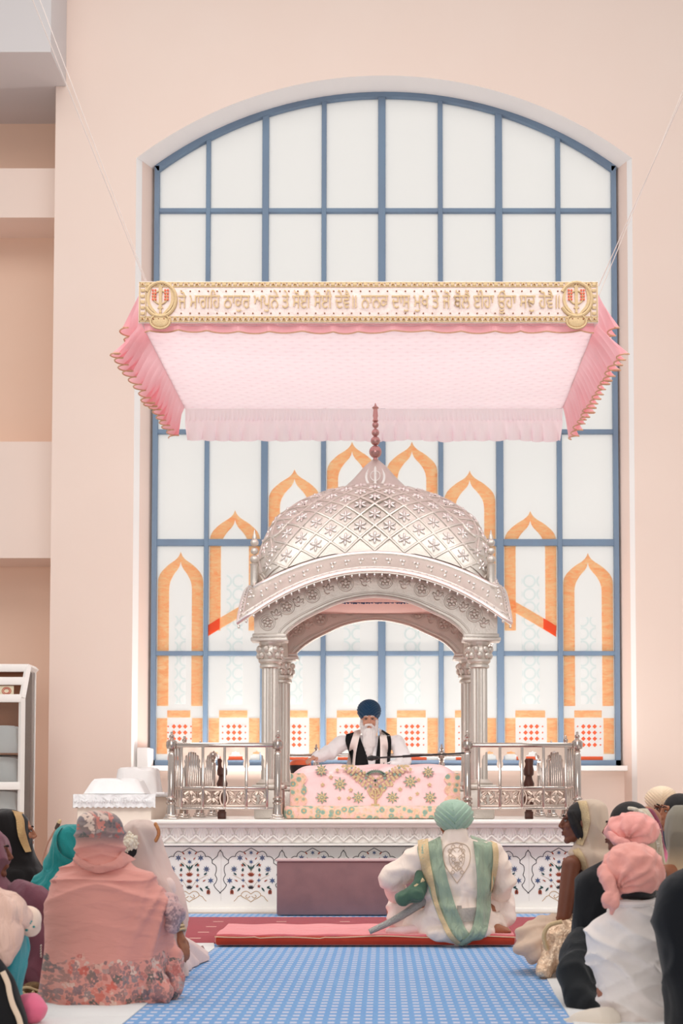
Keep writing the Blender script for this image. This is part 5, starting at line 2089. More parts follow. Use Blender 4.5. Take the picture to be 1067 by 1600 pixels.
trim_on(bv, [(738, 1306, 775, 1318), (739, 1322, 776, 1330), (741, 1345, 774, 1350), (743, 1372, 771, 1375), (743, 1400, 768, 1402), (741, 1422, 765, 1425), (737, 1440, 760, 1445), (731, 1453, 754, 1460), (724, 1461, 746, 1469), (716, 1466, 736, 1475)], YB_, 'shawl', M['sage'], t, .018, 14, 5, .012, pleats)
trim_on(bv, [(653, 1314, 668, 1310), (653, 1330, 669, 1328), (657, 1352, 672, 1350), (663, 1372, 676, 1372), (670, 1384, 678, 1383)], YB_, 'shawl_border', M['gold'], t, .036, 4, 5, .006)
trim_on(bv, [(671, 1384, 678, 1383), (674, 1400, 681, 1399), (681, 1422, 688, 1421), (690, 1444, 697, 1441), (700, 1462, 706, 1457), (712, 1473, 717, 1468)], YB_, 'shawl_border', M['gold'], t, .036, 4, 5, .006)
trim_on(bv, [(766, 1313, 775, 1317), (768, 1330, 777, 1331), (768, 1350, 776, 1351), (766, 1372, 773, 1375), (765, 1395, 770, 1396)], YB_, 'shawl_border', M['gold'], t, .036, 4, 5, .006)
# embroidered paisley panel on the back
m = MB()
def onback(px, py):
    q = P(px, py, YB_); h = bv.ray_cast(Vector((q.x, -1, q.z)), Vector((0, 1, 0)))
    return Vector((q.x, (h[0].y if h[0] else YB_ - .12) - .003, q.z))
rb = random.Random(3)
def stitch(pts, r=.0028): m.tube([onback(*q) for q in smooth_path(pts, 4)], r, 5)
cxp, cyp = 712, 1345
for sg in (-1, 1):
    stitch([(cxp, 1316), (cxp + sg * 15, 1320), (cxp + sg * 21, 1332), (cxp + sg * 19, 1348), (cxp + sg * 11, 1362), (cxp, 1378)])
    stitch([(cxp, 1323), (cxp + sg * 9, 1327), (cxp + sg * 12, 1338), (cxp + sg * 9, 1350), (cxp, 1360)], .002)
    for q in range(7):
        yy = 1322 + q * 6.5; xx = cxp + sg * (5 + 5 * sin(q * 1.1) + rb.uniform(0, 2))
        stitch([(xx - 3, yy), (xx, yy - 3), (xx + 3, yy), (xx, yy + 3), (xx - 3, yy)], .002)
    for q in range(4): stitch([(cxp + sg * 2, 1330 + q * 9), (cxp + sg * 6, 1326 + q * 9), (cxp + sg * 8, 1330 + q * 9)], .0018)
m.build('back_embroidery', simple('grey_gold_thread', (196, 172, 150), .6, .2), t)
# grey sash and tie at the waist
M['grey_thread'] = simple('grey_brocade', (158, 146, 136), .6, var=(196, 184, 172), vscale=60, bump=.6, bscale=120)
trim_on(bv, [(708, 1418, 709, 1438), (722, 1416, 722, 1437), (741, 1415, 741, 1436)], YB_, 'sash', M['grey_thread'], t, .006, 4)
m = MB()
for q in range(5): 
    a = onback(713 + q * 1.2, 1412); m.tube([a, onback(712 + q * 2, 1430), onback(711 + q * 2.4, 1446)], .004, 6)
m.build('sash_tie', M['grey_thread'], t)
turban(t, P(708.5, 1275, YB_ + .02), R, (.128, .136, .112), 2.7, cloth('sage_turban', (164, 186, 168), (152, 176, 156), wr=.3, wscale=14), view='back')

# sword in its scabbard with a green cloth on the hilt
a, b, c = P(577, 1456, YB_ - .14), P(622, 1434, YB_ - .06), P(668, 1404, YB_ + .0)
sw = thing('sword', 'curved sword in embossed silver scabbard resting by the man on the mat', 'sword', a)
m = MB()
path = [Vector(q) for q in smooth_path([tuple(a), tuple(b), tuple(c)], 10)]
rings = []
for i, q in enumerate(path):
    d = (path[min(i + 1, len(path) - 1)] - path[max(i - 1, 0)]).normalized()
    u = d.cross(Vector((0, 1, 0))).normalized()
    k = .018 + .014 * i / len(path)
    rings.append([q + u * k * cos(th) + Vector((0, 1, 0)) * .012 * sin(th) for th in [2 * pi * j / 16 for j in range(16)]])
m.loft(rings)
m.build('scabbard', silver('engraved_silver', (170, 166, 160), .38, 150, .8), sw)
m = MB()
m.capsule(c, P(684, 1392, YB_ + .05), .016, .016)
m.build('grip', M['steel'], sw)
m = MB()
m.chain([P(656, 1384, YB_ - .08), P(650, 1396, YB_ - .10), P(630, 1404, YB_ - .10), P(622, 1402, YB_ - .09)], [.05, .055, .042, .02])
m.chain([P(655, 1365, YB_ - .06), P(656, 1385, YB_ - .08)], [.028, .045])
fuse(m, 'hilt_cloth', cloth('dark_green_cloth', (92, 120, 98), (64, 88, 72), wr=.6), sw, .008, 2, creases(.012, 14, 14, 14, 6.0))
m = MB()
m.tube([P(648, 1386, YB_ - .12), P(662, 1374, YB_ - .11)], .014, 8)
m.build('hilt_braid', M['gold'], sw)

def floor_spread(name, c, outline, h0, mat, parent, nf=11, amp=.018, z0=.017, pw=1.3, seed=0.0):
    """skirt hem fanned out over the floor: low folds radiate from c to the outline (floor points)"""
    o_ = smooth_path([tuple(p) for p in outline], 8, True)
    n = len(o_)
    rings = []
    for j in range(15):
        r = j / 14
        ring = []
        for i, (x, y) in enumerate(o_):
            w_ = sin(2 * pi * nf * i / n + 2.5 * noise.noise(Vector((i * .06, seed, r * .8))))
            rr = r * (1 + .05 * w_ * r)
            z = z0 + h0 * (1 - r) ** pw + amp * (w_ + 1) * r * (1.15 - r) * 1.6 + .003
            ring.append(Vector((c[0] + (x - c[0]) * max(rr, .01), c[1] + (y - c[1]) * max(rr, .01), z)))
        rings.append(ring)
    rings.append([Vector((p.x, p.y, z0 - .001)) for p in rings[-1]])
    m = MB(); m.loft(rings[::-1])
    return m.build(name, mat, parent, angle=80)

# ================================================================== women and girls on the left
def floral(name, base, tones, low=None, high=None, head=None, dens=15.0, sheen=.2, cover=.3):
    """printed cloth: flowers scattered where the height says so"""
    g = NM(name)
    v = g.coord('Object')
    s_ = g.n('ShaderNodeSeparateXYZ', i0=v)
    z = s_.outputs[2]
    cmb = g.n('ShaderNodeCombineXYZ', i0=g.math('ADD', s_.outputs[0], g.math('MULTIPLY', s_.outputs[1], .6)), i1=z, i2=0.0)
    def flowers(scale, petals, R_, dep, rnd=1.0):
        sc_ = g.n('ShaderNodeVectorMath', i0=cmb.outputs[0], i1=(scale, scale, scale), _operation='MULTIPLY')
        w_ = g.n('ShaderNodeVectorMath', i0=sc_.outputs[0], _operation='ADD')
        g.set(w_.inputs[1], g.n('ShaderNodeTexNoise', Vector=sc_.outputs[0], Scale=1.2).outputs['Color'])
        vn = g.n('ShaderNodeTexVoronoi', Vector=w_.outputs[0], Scale=1.0, Randomness=rnd, _voronoi_dimensions='2D')
        df = g.n('ShaderNodeVectorMath', i0=w_.outputs[0], i1=vn.outputs['Position'], _operation='SUBTRACT')
        sx = g.n('ShaderNodeSeparateXYZ', i0=df.outputs[0])
        sc3 = g.n('ShaderNodeSeparateXYZ', i0=vn.outputs['Color'])
        an = g.math('ADD', g.math('ARCTAN2', sx.outputs[1], sx.outputs[0]), g.math('MULTIPLY', sc3.outputs[2], 6.28))
        pr = g.math('MULTIPLY', g.math('ADD', 1 - dep, g.math('MULTIPLY', g.math('ABSOLUTE', g.math('COSINE', g.math('MULTIPLY', an, petals / 2.0))), dep)), R_)
        hit = g.math('LESS_THAN', vn.outputs['Distance'], pr)
        core = g.math('GREATER_THAN', vn.outputs['Distance'], .09)
        return g.math('MULTIPLY', hit, core), vn
    fl, vo = flowers(dens, 5, .43, .5)
    fl2, vo2 = flowers(dens * 1.9, 2, .62, .85)
    pick = g.n('ShaderNodeSeparateXYZ', i0=vo.outputs['Color']).outputs[0]
    pick2 = g.n('ShaderNodeSeparateXYZ', i0=vo2.outputs['Color']).outputs[1]
    tc_ = g.ramp(pick, [(i / len(tones), lin(c)) for i, c in enumerate(tones)])
    g.t.nodes[-1]
    cr = g.ramp(pick2, [(i / len(tones), lin(c)) for i, c in enumerate(tones[::-1])])
    bz = lin(base)
    if head is not None:
        hm = g.n('ShaderNodeMapRange', Value=z); hm.inputs['From Min'].default_value = high - .02; hm.inputs['From Max'].default_value = high + .05
        bz = g.mix(hm.outputs[0], lin(base), lin(head))
    mask = None
    if low is not None:
        lm_ = g.n('ShaderNodeMapRange', Value=z); lm_.inputs['From Min'].default_value = low + .04; lm_.inputs['From Max'].default_value = low - .16
        mask = lm_.outputs[0]
    if high is not None:
        hm2 = g.n('ShaderNodeMapRange', Value=z); hm2.inputs['From Min'].default_value = high; hm2.inputs['From Max'].default_value = high + .06
        mask = hm2.outputs[0] if mask is None else g.math('MAXIMUM', mask, hm2.outputs[0])
    sparse = g.math('GREATER_THAN', g.noise(v, 5.0, 1), .69)
    mk = g.math('MAXIMUM', mask if mask is not None else 1.0, g.math('MULTIPLY', sparse, .8))
    mk = g.math('GREATER_THAN', g.math('SUBTRACT', mk, g.math('MULTIPLY', g.noise(v, 9, 2), 1 - cover)), .22)
    col = g.mix(g.math('MULTIPLY', fl2, g.math('MULTIPLY', mk, .7)), bz, cr)
    col = g.mix(g.math('MULTIPLY', fl, g.math('MULTIPLY', mk, .85)), col, tc_)
    h = g.math('ADD', g.noise(g.coord('Object', (1, 1, 3)), 8, 2, .4, .6), g.math('MULTIPLY', g.noise(v, 280, 1), .06))
    nrm = g.bump(h, .45, .03)
    return g.done(g.principled(col, .8, 0, nrm, .2, sheen))


def fold_fn(vert=0.0, vf=9, horiz=0.0, hf=30, noise_a=0.0, ns=6, seed=0.0, zlo=None):
    def f(q, t, z):
        d = 0
        if vert:
            k = 1.0
            if zlo is not None: k = max(0, min(1, (zlo - z) / zlo + .15))
            d += vert * k * (sin(t * vf + 2 * nz(q, 2, 2, 2, seed)) + .5 * sin(t * vf * 2.3 + 3 * nz(q, 3, 3, 1, seed + 3)))
        if horiz:
            d += horiz * (1 - 2.2 * abs(nz(Vector((q.x, q.y, q.z + .12 * q.x + .25 * abs(q.x - q.x * 0))), 2.2, 2.2, hf / 3, seed)))
        if noise_a: d += noise_a * nz(q, ns, ns, ns, seed + 9)
        return d
    return f


def figure(label, px, Y, ang, skin, s=1.0, face=False, voxel=.013, z0=.016, hd=None, hR=None, mod=None, lean=0.0, ears=True, tuck=.5, shw=.78):
    x = P(px, 1450, Y).x
    t = person(label, (x, Y, z0))
    J = seated(x, Y, z0, ang, s, lean)
    for k in 'lr':                                       # limbs drawn in under the clothes
        for q, w_ in (('sh', shw), ('el', tuck * .8), ('wr', tuck * .8), ('kn', tuck), ('an', tuck * .7), ('hi', .8)):
            v = J[q + k]
            J[q + k] = Vector((x + (v.x - x) * w_, Y + (v.y - Y) * w_, v.z))
    if hd is not None:
        dlt = Vector(hd) - J['head']
        J['head'] = Vector(hd)
        J['nec'] = J['nec'] + dlt
        for k in ('shl', 'shr'): J[k] = J[k] + dlt
        for k in ('ell', 'elr'): J[k] = J[k] + dlt * .6
        J['che'] = J['che'] + dlt * .7; J['wai'] = J['wai'] + dlt * .35
    if mod: mod(J)
    m = MB(); add_body(m, J, head_R=hR, ears=ears)
    J['body'] = fuse(m, 'body', skin, t, voxel, 3)
    return t, J

# --- woman in the printed pink shawl, from behind
YA = 6.92
tA, J = figure('woman from behind wrapped in a salmon pink shawl with floral printed hem', 163, YA, 0, M['skin_mid'], 1.0, hd=P(155, 1312, YA + .0))
rows = [(1266.5, 148, 158, .02), (1268.5, 139, 170, .06), (1275, 129, 182, .10), (1288, 122, 190, .125), (1305, 120, 192, .125), (1322, 119, 192, .11), (1336, 119, 192, .10), (1346, 114, 196, .105),
        (1356, 98, 210, .125), (1366, 88, 234, .15), (1378, 82, 247, .175), (1395, 77, 257, .19), (1420, 74, 265, .20), (1448, 72, 266, .215), (1475, 71, 264, .225), (1500, 69, 263, .24), (1525, 67, 263, .25), (1548, 65, 261, .26), (1566, 63, 259, .265), (None, 61, 260, .27)]
M['pink_print'] = floral('pink_floral_shawl', (216, 146, 134), [(96, 92, 96), (150, 120, 116), (204, 92, 78), (226, 196, 180), (110, 104, 112), (186, 130, 120), (90, 96, 92)], low=.28, high=.735, head=(134, 114, 110), dens=17)
def foldA(q, t, z):
    d = .012 * nz(q, 5, 5, 3, 1.0)
    up = max(0, min(1, (z - .30) / .2))
    d += .020 * up * rdg(Vector((q.x, q.y, q.z + .25 * abs(q.x - gA))), 1.6, 1.6, 11, 2.0)
    k = max(0, 1 - abs(z - .62) / .10)
    d += .028 * k * rdg(q, 2, 2, 16, 5.0)
    lo = max(0, min(1, (.34 - z) / .3))
    d += .016 * lo * sin(t * 9 + 2 * nz(q, 3, 3, 1, 1.0))
    rt = max(0, min(1, (q.x - gA - .10) / .2)) * max(0, min(1, (.66 - z) * 5))
    d += .028 * rt * rdg(Vector((q.x - .35 * q.z, q.y, q.z * .2)), 15, 5, 2, 3.0)
    return d
gA = P(163, 1450, YA).x
shA = drape(rows, YA, 'shawl', M['pink_print'], tA, 128, 2.3, foldA, 9, .017)
bvA = bvh_of(shA)
trim_on(bvA, [(118, 1332, 121, 1344), (140, 1343, 142, 1356), (160, 1350, 165, 1362), (185, 1343, 196, 1354), (194, 1330, 206, 1344)], YA, 'shawl_fold', cloth('salmon_shawl', (216, 148, 136), (206, 136, 124), wr=.5), tA, .010, 5, 5, .012, lambda u, v: .012 * sin(u * pi))
M['salmon'] = bpy.data.materials['salmon_shawl']
# trailing end of the shawl spreading to the right on the sheet
m = MB()
m.chain([P(240, 1455, YA + .05), P(262, 1500, YA + .05), P(268, 1545, YA - .02)], [.06, .07, .05])
m.chain([P(225, 1520, YA - .1), P(252, 1550, YA - .14), P(258, 1562, YA - .16)], [.08, .05, .02])
m.chain([P(250, 1480, YA), P(274, 1530, YA + .06), P(280, 1540, YA + .06)], [.05, .04, .015])
fuse(m, 'shawl_end', M['pink_print'], tA, .010, 3, creases(.014, 16, 16, 3, 8.0))
m = MB()
m.chain([P(262, 1412, YA - .02), P(272, 1428, YA - .04), P(272, 1446, YA - .06)], [.05, .052, .032])
fuse(m, 'sleeve', floral('grey_floral_sleeve', (196, 160, 158), [(110, 96, 104), (150, 120, 126), (214, 170, 164)], None, None, None, 20), tA, .009, 3, creases(.012, 12, 12, 16, 3.0))

# --- bride beside her under the blush veil
YBr = 7.75
tB, J = figure('woman under a sheer blush veil with white flowers in her hair and bangled hand', 235, YBr, -.25, M['skin_mid'], .98, voxel=.006, tuck=.22, hd=P(221, 1324, YBr),
               mod=lambda J: (J.__setitem__('elr', P(262, 1420, YBr - .02)), J.__setitem__('wrr', P(280, 1462, YBr - .06))))
m = MB(); H = J['head']; R = J['R']
m.ell(H + R @ Vector((0, -.02, .035)), (.086, .10, .098), R)
m.ell(H + R @ Vector((0, -.105, -.02)), (.06, .05, .06), R)
m.build('hair', M['hair'], tB)
m = MB(); rb = random.Random(9)
for i in range(70):
    a, b = rb.uniform(0, 2 * pi), rb.uniform(0, 1) ** .5
    q = P(212 + 11 * b * cos(a), 1316 + 16 * b * sin(a), YBr)
    m.ell(q + Vector((0, -.165 + .03 * b + rb.uniform(-.006, .006), 0)), (.012, .008, .012), Euler((rb.uniform(-.6, .6), rb.uniform(-.6, .6), rb.uniform(0, 3))).to_matrix(), 8, 6)
m.build('hair_flowers', simple('white_blossoms', (240, 228, 208), .8), tB)
M['blush_veil'] = sheer('blush_sheer_veil', (252, 226, 215), .85)
rows = [(1280.5, 210, 222, .03), (1283, 202, 234, .07), (1292, 194, 246, .125), (1308, 190, 250, .14), (1325, 189, 253, .15), (1340, 190, 258, .15), (1358, 192, 265, .15), (1380, 198, 278, .16), (1405, 205, 286, .17), (1430, 212, 290, .17), (1456, 218, 287, .16), (1480, 214, 286, .2), (1500, 208, 284, .24), (None, 205, 292, .27)]
def foldB(q, t, z): return .020 * rdg(Vector((q.x + .5 * q.z, q.y, q.z)), 8, 8, 2.0, 3.0) + .010 * nz(q, 9, 9, 3, 4.0) + .012 * sin(t * 11 + z * 8) * max(0, .45 - z)
veilB = drape(rows, YBr, 'veil', M['blush_veil'], tB, 110, 2.1, foldB, 7, .017)
m = MB()
m.ell(J['che'], (.165, .12, .2), R); m.ell(J['wai'], (.15, .12, .18), R); m.ell(J['pel'] + Vector((0, .05, -.02)), (.19, .2, .09))
m.chain([J['shr'], J['elr']], [.07, .055]); m.chain([J['shl'], J['ell']], [.07, .06]); m.capsule(J['shl'], J['shr'], .065, .065)
fuse(m, 'gown', cloth('blush_gown', (240, 212, 202), (230, 196, 186)), tB, .012, 3, creases(.012, 8, 8, 4, 2.0))
# flared skirt on the sheet, its hem turned up to show the lining
cB = (P(252, 1480, YBr).x, YBr + .02)
outl = [fxy(320, 1496), fxy(326, 1503), fxy(312, 1510), fxy(300, 1517), fxy(290, 1523), fxy(262, 1524), fxy(225, 1524), fxy(200, 1505), (cB[0] - .2, YBr + .25), (cB[0] + .05, YBr + .34), fxy(285, 1480), fxy(304, 1487)]
floor_spread('skirt', cB, outl, .24, bpy.data.materials['blush_gown'], tB, 12, .034, .016, 1.0, 2.0)
m = MB()
for pts_ in ([(303, 1499), (317, 1493), (320, 1499), (311, 1506), (300, 1506)], [(284, 1512), (297, 1503), (298, 1507), (290, 1515), (284, 1516)]):
    ring = [fxy(*q) for q in pts_]
    k_ = [Vector((x, y, .062)) for x, y in ring]
    m.loft([[p - Vector((0, 0, .03)) for p in k_], k_, [p.lerp(sum(k_, Vector()) / len(k_), .5) + Vector((0, 0, .010)) for p in k_]])
m.build('skirt_lining', cloth('mauve_brown_lining', (140, 92, 88), (120, 76, 74)), tB)
# jewelled side of the face and bangles
m = MB()
for i in range(16):
    a = i / 15
    q = P(243 + 5 * sin(a * 3), 1288 + 25 * a, YBr - .10)
    m.ell(q, (.010, .008, .012), n=8, m=6)
m.build('head_jewellery', simple('red_gold_jewels', (150, 62, 44), .35, .4, var=(220, 170, 110), vscale=70), tB)
m = MB()
d_ = (J['wrr'] - J['elr']).normalized()
for i in range(5):
    c = J['wrr'] - d_ * (.02 + .02 * i); u = d_.orthogonal().normalized(); w_ = d_.cross(u)
    m.tube([c + (u * cos(a) + w_ * sin(a)) * .042 for a in [2 * pi * q / 20 for q in range(20)]], .0085, 6, close=True)
m.build('bangles', M['gold'], tB)

# --- girl in teal
YT_ = 8.2
tC, J = figure('woman in a teal headscarf seated beside the woman in pink', 98, YT_, -.5, M['skin_mid'], .98, hd=P(109, 1327, YT_))
rows = [(1288, 104, 116, .03), (1291, 94, 126, .07), (1300, 86, 136, .11), (1318, 79, 141, .125), (1335, 75, 142, .12), (1350, 73, 143, .11), (1360, 68, 146, .11), (1370, 57, 150, .13), (1382, 46, 156, .15), (1395, 39, 158, .16), (1420, 36, 158, .17), (1470, 36, 158, .18), (None, 36, 158, .2)]
M['teal'] = cloth('teal_chiffon', (40, 150, 146), (28, 118, 122), wr=.6, wscale=10, stretch=(1.4, 1.4, .5))
vC = drape(rows, YT_, 'headscarf', M['teal'], tC, 96, 2.1, lambda q, t, z: .027 * rdg(Vector((q.x + .5 * q.z, q.y, q.z)), 5, 5, 4, 6.0) + .008 * nz(q, 9, 9, 9, 2.), 7, .017)
trim_on(bvh_of(vC), [(98, 1296, 103, 1293), (90, 1310, 97, 1308), (92, 1330, 99, 1326), (106, 1345, 110, 1338), (125, 1352, 127, 1345)], YT_, 'scarf_edge', M['teal'], tC, .012, 4, 5, .01)

# --- woman in black with the gold-trimmed scarf, in profile
YD = 8.95
hD = P(26, 1303, YD)
RD = Rz(-pi / 2 + .35)
tD, J = figure('woman in a black scarf with gold braid edge, face turned right', -2, YD, -pi / 2 + .5, M['skin_mid'], 1.0, voxel=.006, hd=hD, hR=RD, shw=.45)
add_eyes(tD, hD, RD, 1.0)
M['black_scarf'] = cloth('black_chiffon', (22, 14, 14), (16, 10, 11), wr=.5, wscale=8)
rows = [(1263.5, 2, 12, .03), (1266, -10, 25, .08), (1274, -20, 36, .12), (1290, -27, 43, .135), (1306, -31, 46, .135), (1322, -34, 48, .125), (1336, -38, 54, .12), (1350, -46, 62, .13), (1362, -56, 70, .16), (1380, -62, 72, .17), (1420, -64, 66, .18), (1480, -66, 60, .2), (None, -68, 58, .22)]
vD = drape(rows, YD, 'scarf', M['black_scarf'], tD, 96, 2.1, lambda q, t, z: .023 * rdg(q, 5, 5, 3, 4.0), 7, .017)
trim_on(bvh_of(vD), [(24, 1266, 33, 1270), (31, 1278, 40, 1280), (34, 1292, 43, 1292), (37, 1306, 45, 1305), (41, 1320, 48, 1319), (46, 1331, 52, 1330)], YD, 'scarf_braid', simple('gold_sequin_braid', (206, 170, 120), .5, .3, var=(170, 130, 84), vscale=120, bump=.8, bscale=140), tD, .014, 5, 5, .01)

# --- woman in mauve, in profile
YE_ = 7.42
hE = P(-18, 1336, YE_)
RE = Rz(-pi / 2 + .15)
tE, J = figure('woman in a mauve shawl in profile at the left edge of the picture', -20, YE_, -pi / 2 + .4, M['skin_deep'], 1.0, voxel=.006, hd=hE, hR=RE)
add_eyes(tE, hE, RE, 1.0)
m = MB(); m.ell(hE + RE @ Vector((0, -.018, .032)), (.083, .10, .096), RE); m.build('hair', simple('navy_hair_band', (30, 34, 56), .5), tE)
M['mauve'] = cloth('mauve_shawl', (142, 92, 104), (104, 52, 66), wr=.6, wscale=8)
rows = [(1292.5, -30, -20, .03), (1296, -42, -2, .09), (1306, -48, 9, .14), (1325, -51, 12, .16), (1342, -51, 9, .16), (1356, -50, 5, .14), (1368, -56, 7, .14), (1378, -66, 16, .15), (1390, -74, 27, .17), (1405, -80, 38, .19), (1425, -84, 52, .2), (1450, -88, 62, .22), (1490, -92, 68, .25), (1530, -96, 64, .27), (None, -100, 58, .3)]
vE = drape(rows, YE_, 'shawl', M['mauve'], tE, 96, 2.1, lambda q, t, z: .034 * rdg(q, 5, 5, 3, 7.0) + .01 * nz(q, 11, 11, 4, 2.0), 7, .017)
m = MB()
m.chain([P(34, 1398, YE_ - .05), P(56, 1410, YE_ - .1), P(60, 1432, YE_ - .08)], [.07, .075, .05])
m.chain([P(40, 1440, YE_ - .05), P(66, 1470, YE_ - .12), P(58, 1520, YE_ - .14)], [.07, .05, .06])
fuse(m, 'sleeve', M['mauve'], tE, .010, 3, creases(.016, 10, 10, 6, 3.0))
m = MB()
for q in range(5): m.ell(P(64, 1478 + q * 4, YE_ - .2), (.006, .006, .008), n=8, m=6)
m.build('bead_trim', M['steel'], tE)

# --- person at the lower left corner in teal with a peach scarf
YF_ = 6.25
tF, J = figure('person with a peach scarf over teal kurta cropped by the left edge', -60, YF_, -.2, M['skin_mid'], 1.0, hd=P(-70, 1330, YF_))
rows = [(1280, -80, -62, .04), (1290, -100, -42, .11), (1320, -106, -34, .13), (1350, -104, -38, .12), (1375, -104, -36, .12), (1395, -125, -6, .14), (1410, -140, 14, .16), (1440, -150, 28, .18), (1470, -156, 40, .19), (1500, -160, 40, .19), (1540, -165, 33, .2), (1580, -168, 28, .22), (None, -172, 26, .25)]
M['teal_silk'] = cloth('bright_teal_silk', (58, 166, 172), (36, 128, 138), wr=.7, wscale=9, rough=.45)
vF = drape(rows, YF_, 'kurta', M['teal_silk'], tF, 96, 2.2, lambda q, t, z: .027 * rdg(q, 7, 7, 3, 2.0), 7, .017)
m = MB()
m.chain([P(-30, 1408, YF_ - .1), P(12, 1424, YF_ - .16), P(30, 1434, YF_ - .14)], [.07, .075, .05])
m.chain([P(-20, 1412, YF_ - .16), P(10, 1460, YF_ - .20), P(6, 1500, YF_ - .20), P(4, 1514, YF_ - .19)], [.07, .065, .035, .015])
fuse(m, 'scarf', cloth('peach_chiffon', (236, 200, 182), (222, 176, 160), wr=.6, wscale=12, stretch=(2, 2, .4)), tF, .009, 3, creases(.014, 14, 14, 3, 1.0))
m = MB()
m.chain([P(14, 1432, YF_ - .10), P(44, 1436, YF_ - .10), P(48, 1448, YF_ - .06)], [.055, .058, .045])
slF = fuse(m, 'sleeve', cloth('cream_sleeve', (240, 214, 194), (230, 196, 176)), tF, .008, 3)
bF = bvh_of(slF)
m = MB()
for (px, py, r) in ((51, 1438, 4.2), (42, 1428, 2.5), (45, 1452, 2.5), (56, 1447, 2)):
    q = P(px, py, YF_ - .1); h = bF.ray_cast(Vector((q.x, -1, q.z)), Vector((0, 1, 0)))
    yb = (h[0].y if h[0] else q.y) - .003
    rr = r * YF_ / F
    for k in range(6): m.ell((q.x + rr * .6 * cos(k * pi / 3), yb, q.z + rr * .6 * sin(k * pi / 3)), (rr * .5, .004, rr * .3), Matrix.Rotation(-k * pi / 3, 3, 'Y'), 8, 6)
m.build('sleeve_embroidery', simple('teal_embroidery', (50, 150, 150), .6), tF)
m = MB()
m.chain([P(-40, 1500, YF_ - .25), P(-8, 1545, YF_ - .27), P(10, 1600, YF_ - .26), P(14, 1640, YF_ - .24)], [.09, .09, .09, .08])
blF = fuse(m, 'black_wrap', M['black_cloth'], tF, .012, 3)
m = MB(); m.tube([P(a, b, YF_ - .33) for a, b in smooth_path([(4, 1518), (12, 1536), (15, 1552), (20, 1570), (29, 1590), (34, 1610)], 4)], .012, 8)
m.build('cream_piping', simple('cream_cord', (226, 200, 176), .7), tF)

gm = thing('gooseneck_microphone', 'slim gooseneck microphone with gold tip rising behind the teal headscarf', 'microphone', P(66, 1400, 9.7))
gm.location.z = .016
m = MB(); m.tube([(gm.location.x, 9.7, .02), (gm.location.x, 9.7, .35)] + [tuple(P(a, b, 9.7)) for a, b in ((67, 1342), (70, 1330), (75, 1316), (83, 1302), (89, 1293))], .007, 8)
m.lathe((gm.location.x, 9.7, .016), [(.09, .001), (.09, .015), (.02, .025)], 20)
m.build('neck', simple('rose_metal', (196, 150, 128), .4, .5), gm)
m = MB(); m.capsule(P(88, 1294, 9.7), P(91.5, 1287, 9.7), .012, .014); m.build('head', simple('dark_mic_head', (84, 64, 54), .5), gm)
m = MB(); m.capsule(P(92, 1286, 9.7), P(93.5, 1283, 9.7), .014, .012); m.build('tip', M['gold'], gm)

# small things on the sheet at the lower left
q = P(43, 1556, FY(1566))
m = MB()
m.ell((q.x, FY(1562) + .02, .05), (.055, .05, .034), None, 24, 14)
pch = tag(m.build('evening_pouch', simple('gold_black_brocade', (150, 116, 70), .5, .4, var=(60, 40, 30), vscale=70, bump=.8, bscale=120), None), 'small gold and black beaded pouch beside the mauve shawl hem', 'pouch')
m = MB(); rb = random.Random(4)
for i in range(26):
    a = rb.uniform(-1, 1)
    m.ell((q.x + .02 + .06 * a, FY(1562) - .03 + rb.uniform(-.02, .02), .022 + rb.uniform(0, .02)), (.009, .009, .009), n=8, m=6)
m.tube([(q.x - .05 + .1 * i / 10, FY(1562) - .03, .055 + .008 * sin(i * .5)) for i in range(11)], .006, 6)
m.build('bead_tassels', M['gold'], pch)
yy = 6.12
q = P(47, 1600, yy)
m = MB(); m.ell((q.x, yy, .075), (.068, .07, .062), None, 36, 24)
tag(finish(fuse_mesh(m, .006, 2), 'cloth_bundle', cloth('hot_pink_cloth', (238, 122, 150), (226, 104, 134)), None, creases(.006, 14, 14, 14, 3.0)), 'round hot pink cloth bundle on the sheet in the bottom left corner', 'bundle')

# ================================================================== right-hand group
# --- young woman in profile under the champagne veil
YI = 8.1
hI = P(906, 1287, YI)
RI = Rz(pi / 2 - .12)
def modI(J):
    J['shr'] = P(915, 1345, YI + .12); J['shl'] = P(892, 1352, YI - .13)
    J['ell'] = P(881, 1432, YI - .17); J['wrl'] = P(868, 1452, YI - .05)
    J['elr'] = P(925, 1430, YI + .2); J['wrr'] = P(885, 1450, YI + .1)
    J['nec'] = P(912, 1330, YI)
    J['knl'] = P(872, 1468, YI - .08); J['anl'] = P(890, 1490, YI - .05)
    J['knr'] = P(872, 1465, YI + .1); J['anr'] = P(880, 1480, YI + .1)
tI, J = figure('young woman in profile with champagne veil and gold sequinned skirt', 925, YI, pi / 2, M['skin_deep'], .97, voxel=.0055, hd=hI, hR=RI, mod=modI)
add_eyes(tI, hI, RI, .97)
m = MB()
def LI(x, y, z): return hI + RI @ Vector((x * .97, y * .97, z * .97))
m.ell(LI(0, -.022, .038), (.085, .103, .094), RI, 32, 20)
m.chain([LI(.075, .055, .06), LI(.078, .03, .0), LI(.07, .0, -.06)], [.022, .03, .03]); m.chain([LI(-.075, .055, .06), LI(-.078, .03, .0), LI(-.07, .0, -.06)], [.022, .03, .03])
m.ell(LI(0, -.05, -.03), (.075, .075, .09), RI)
fuse(m, 'hair', M['hair'], tI, .007, 2)
m = MB()
m.ell(LI(0, .102, -.051), (.020, .006, .006), RI); m.ell(LI(0, .101, -.064), (.016, .006, .006), RI)
m.build('lips', simple('dark_lips', (110, 48, 46), .4), tI)
m = MB()
for sx in (-1, 1):
    for q in range(4): m.ell(LI(sx * .088, .0, -.045 - .014 * q), (.007, .007, .008), None, 8, 6)
m.build('earring', M['gold'], tI)
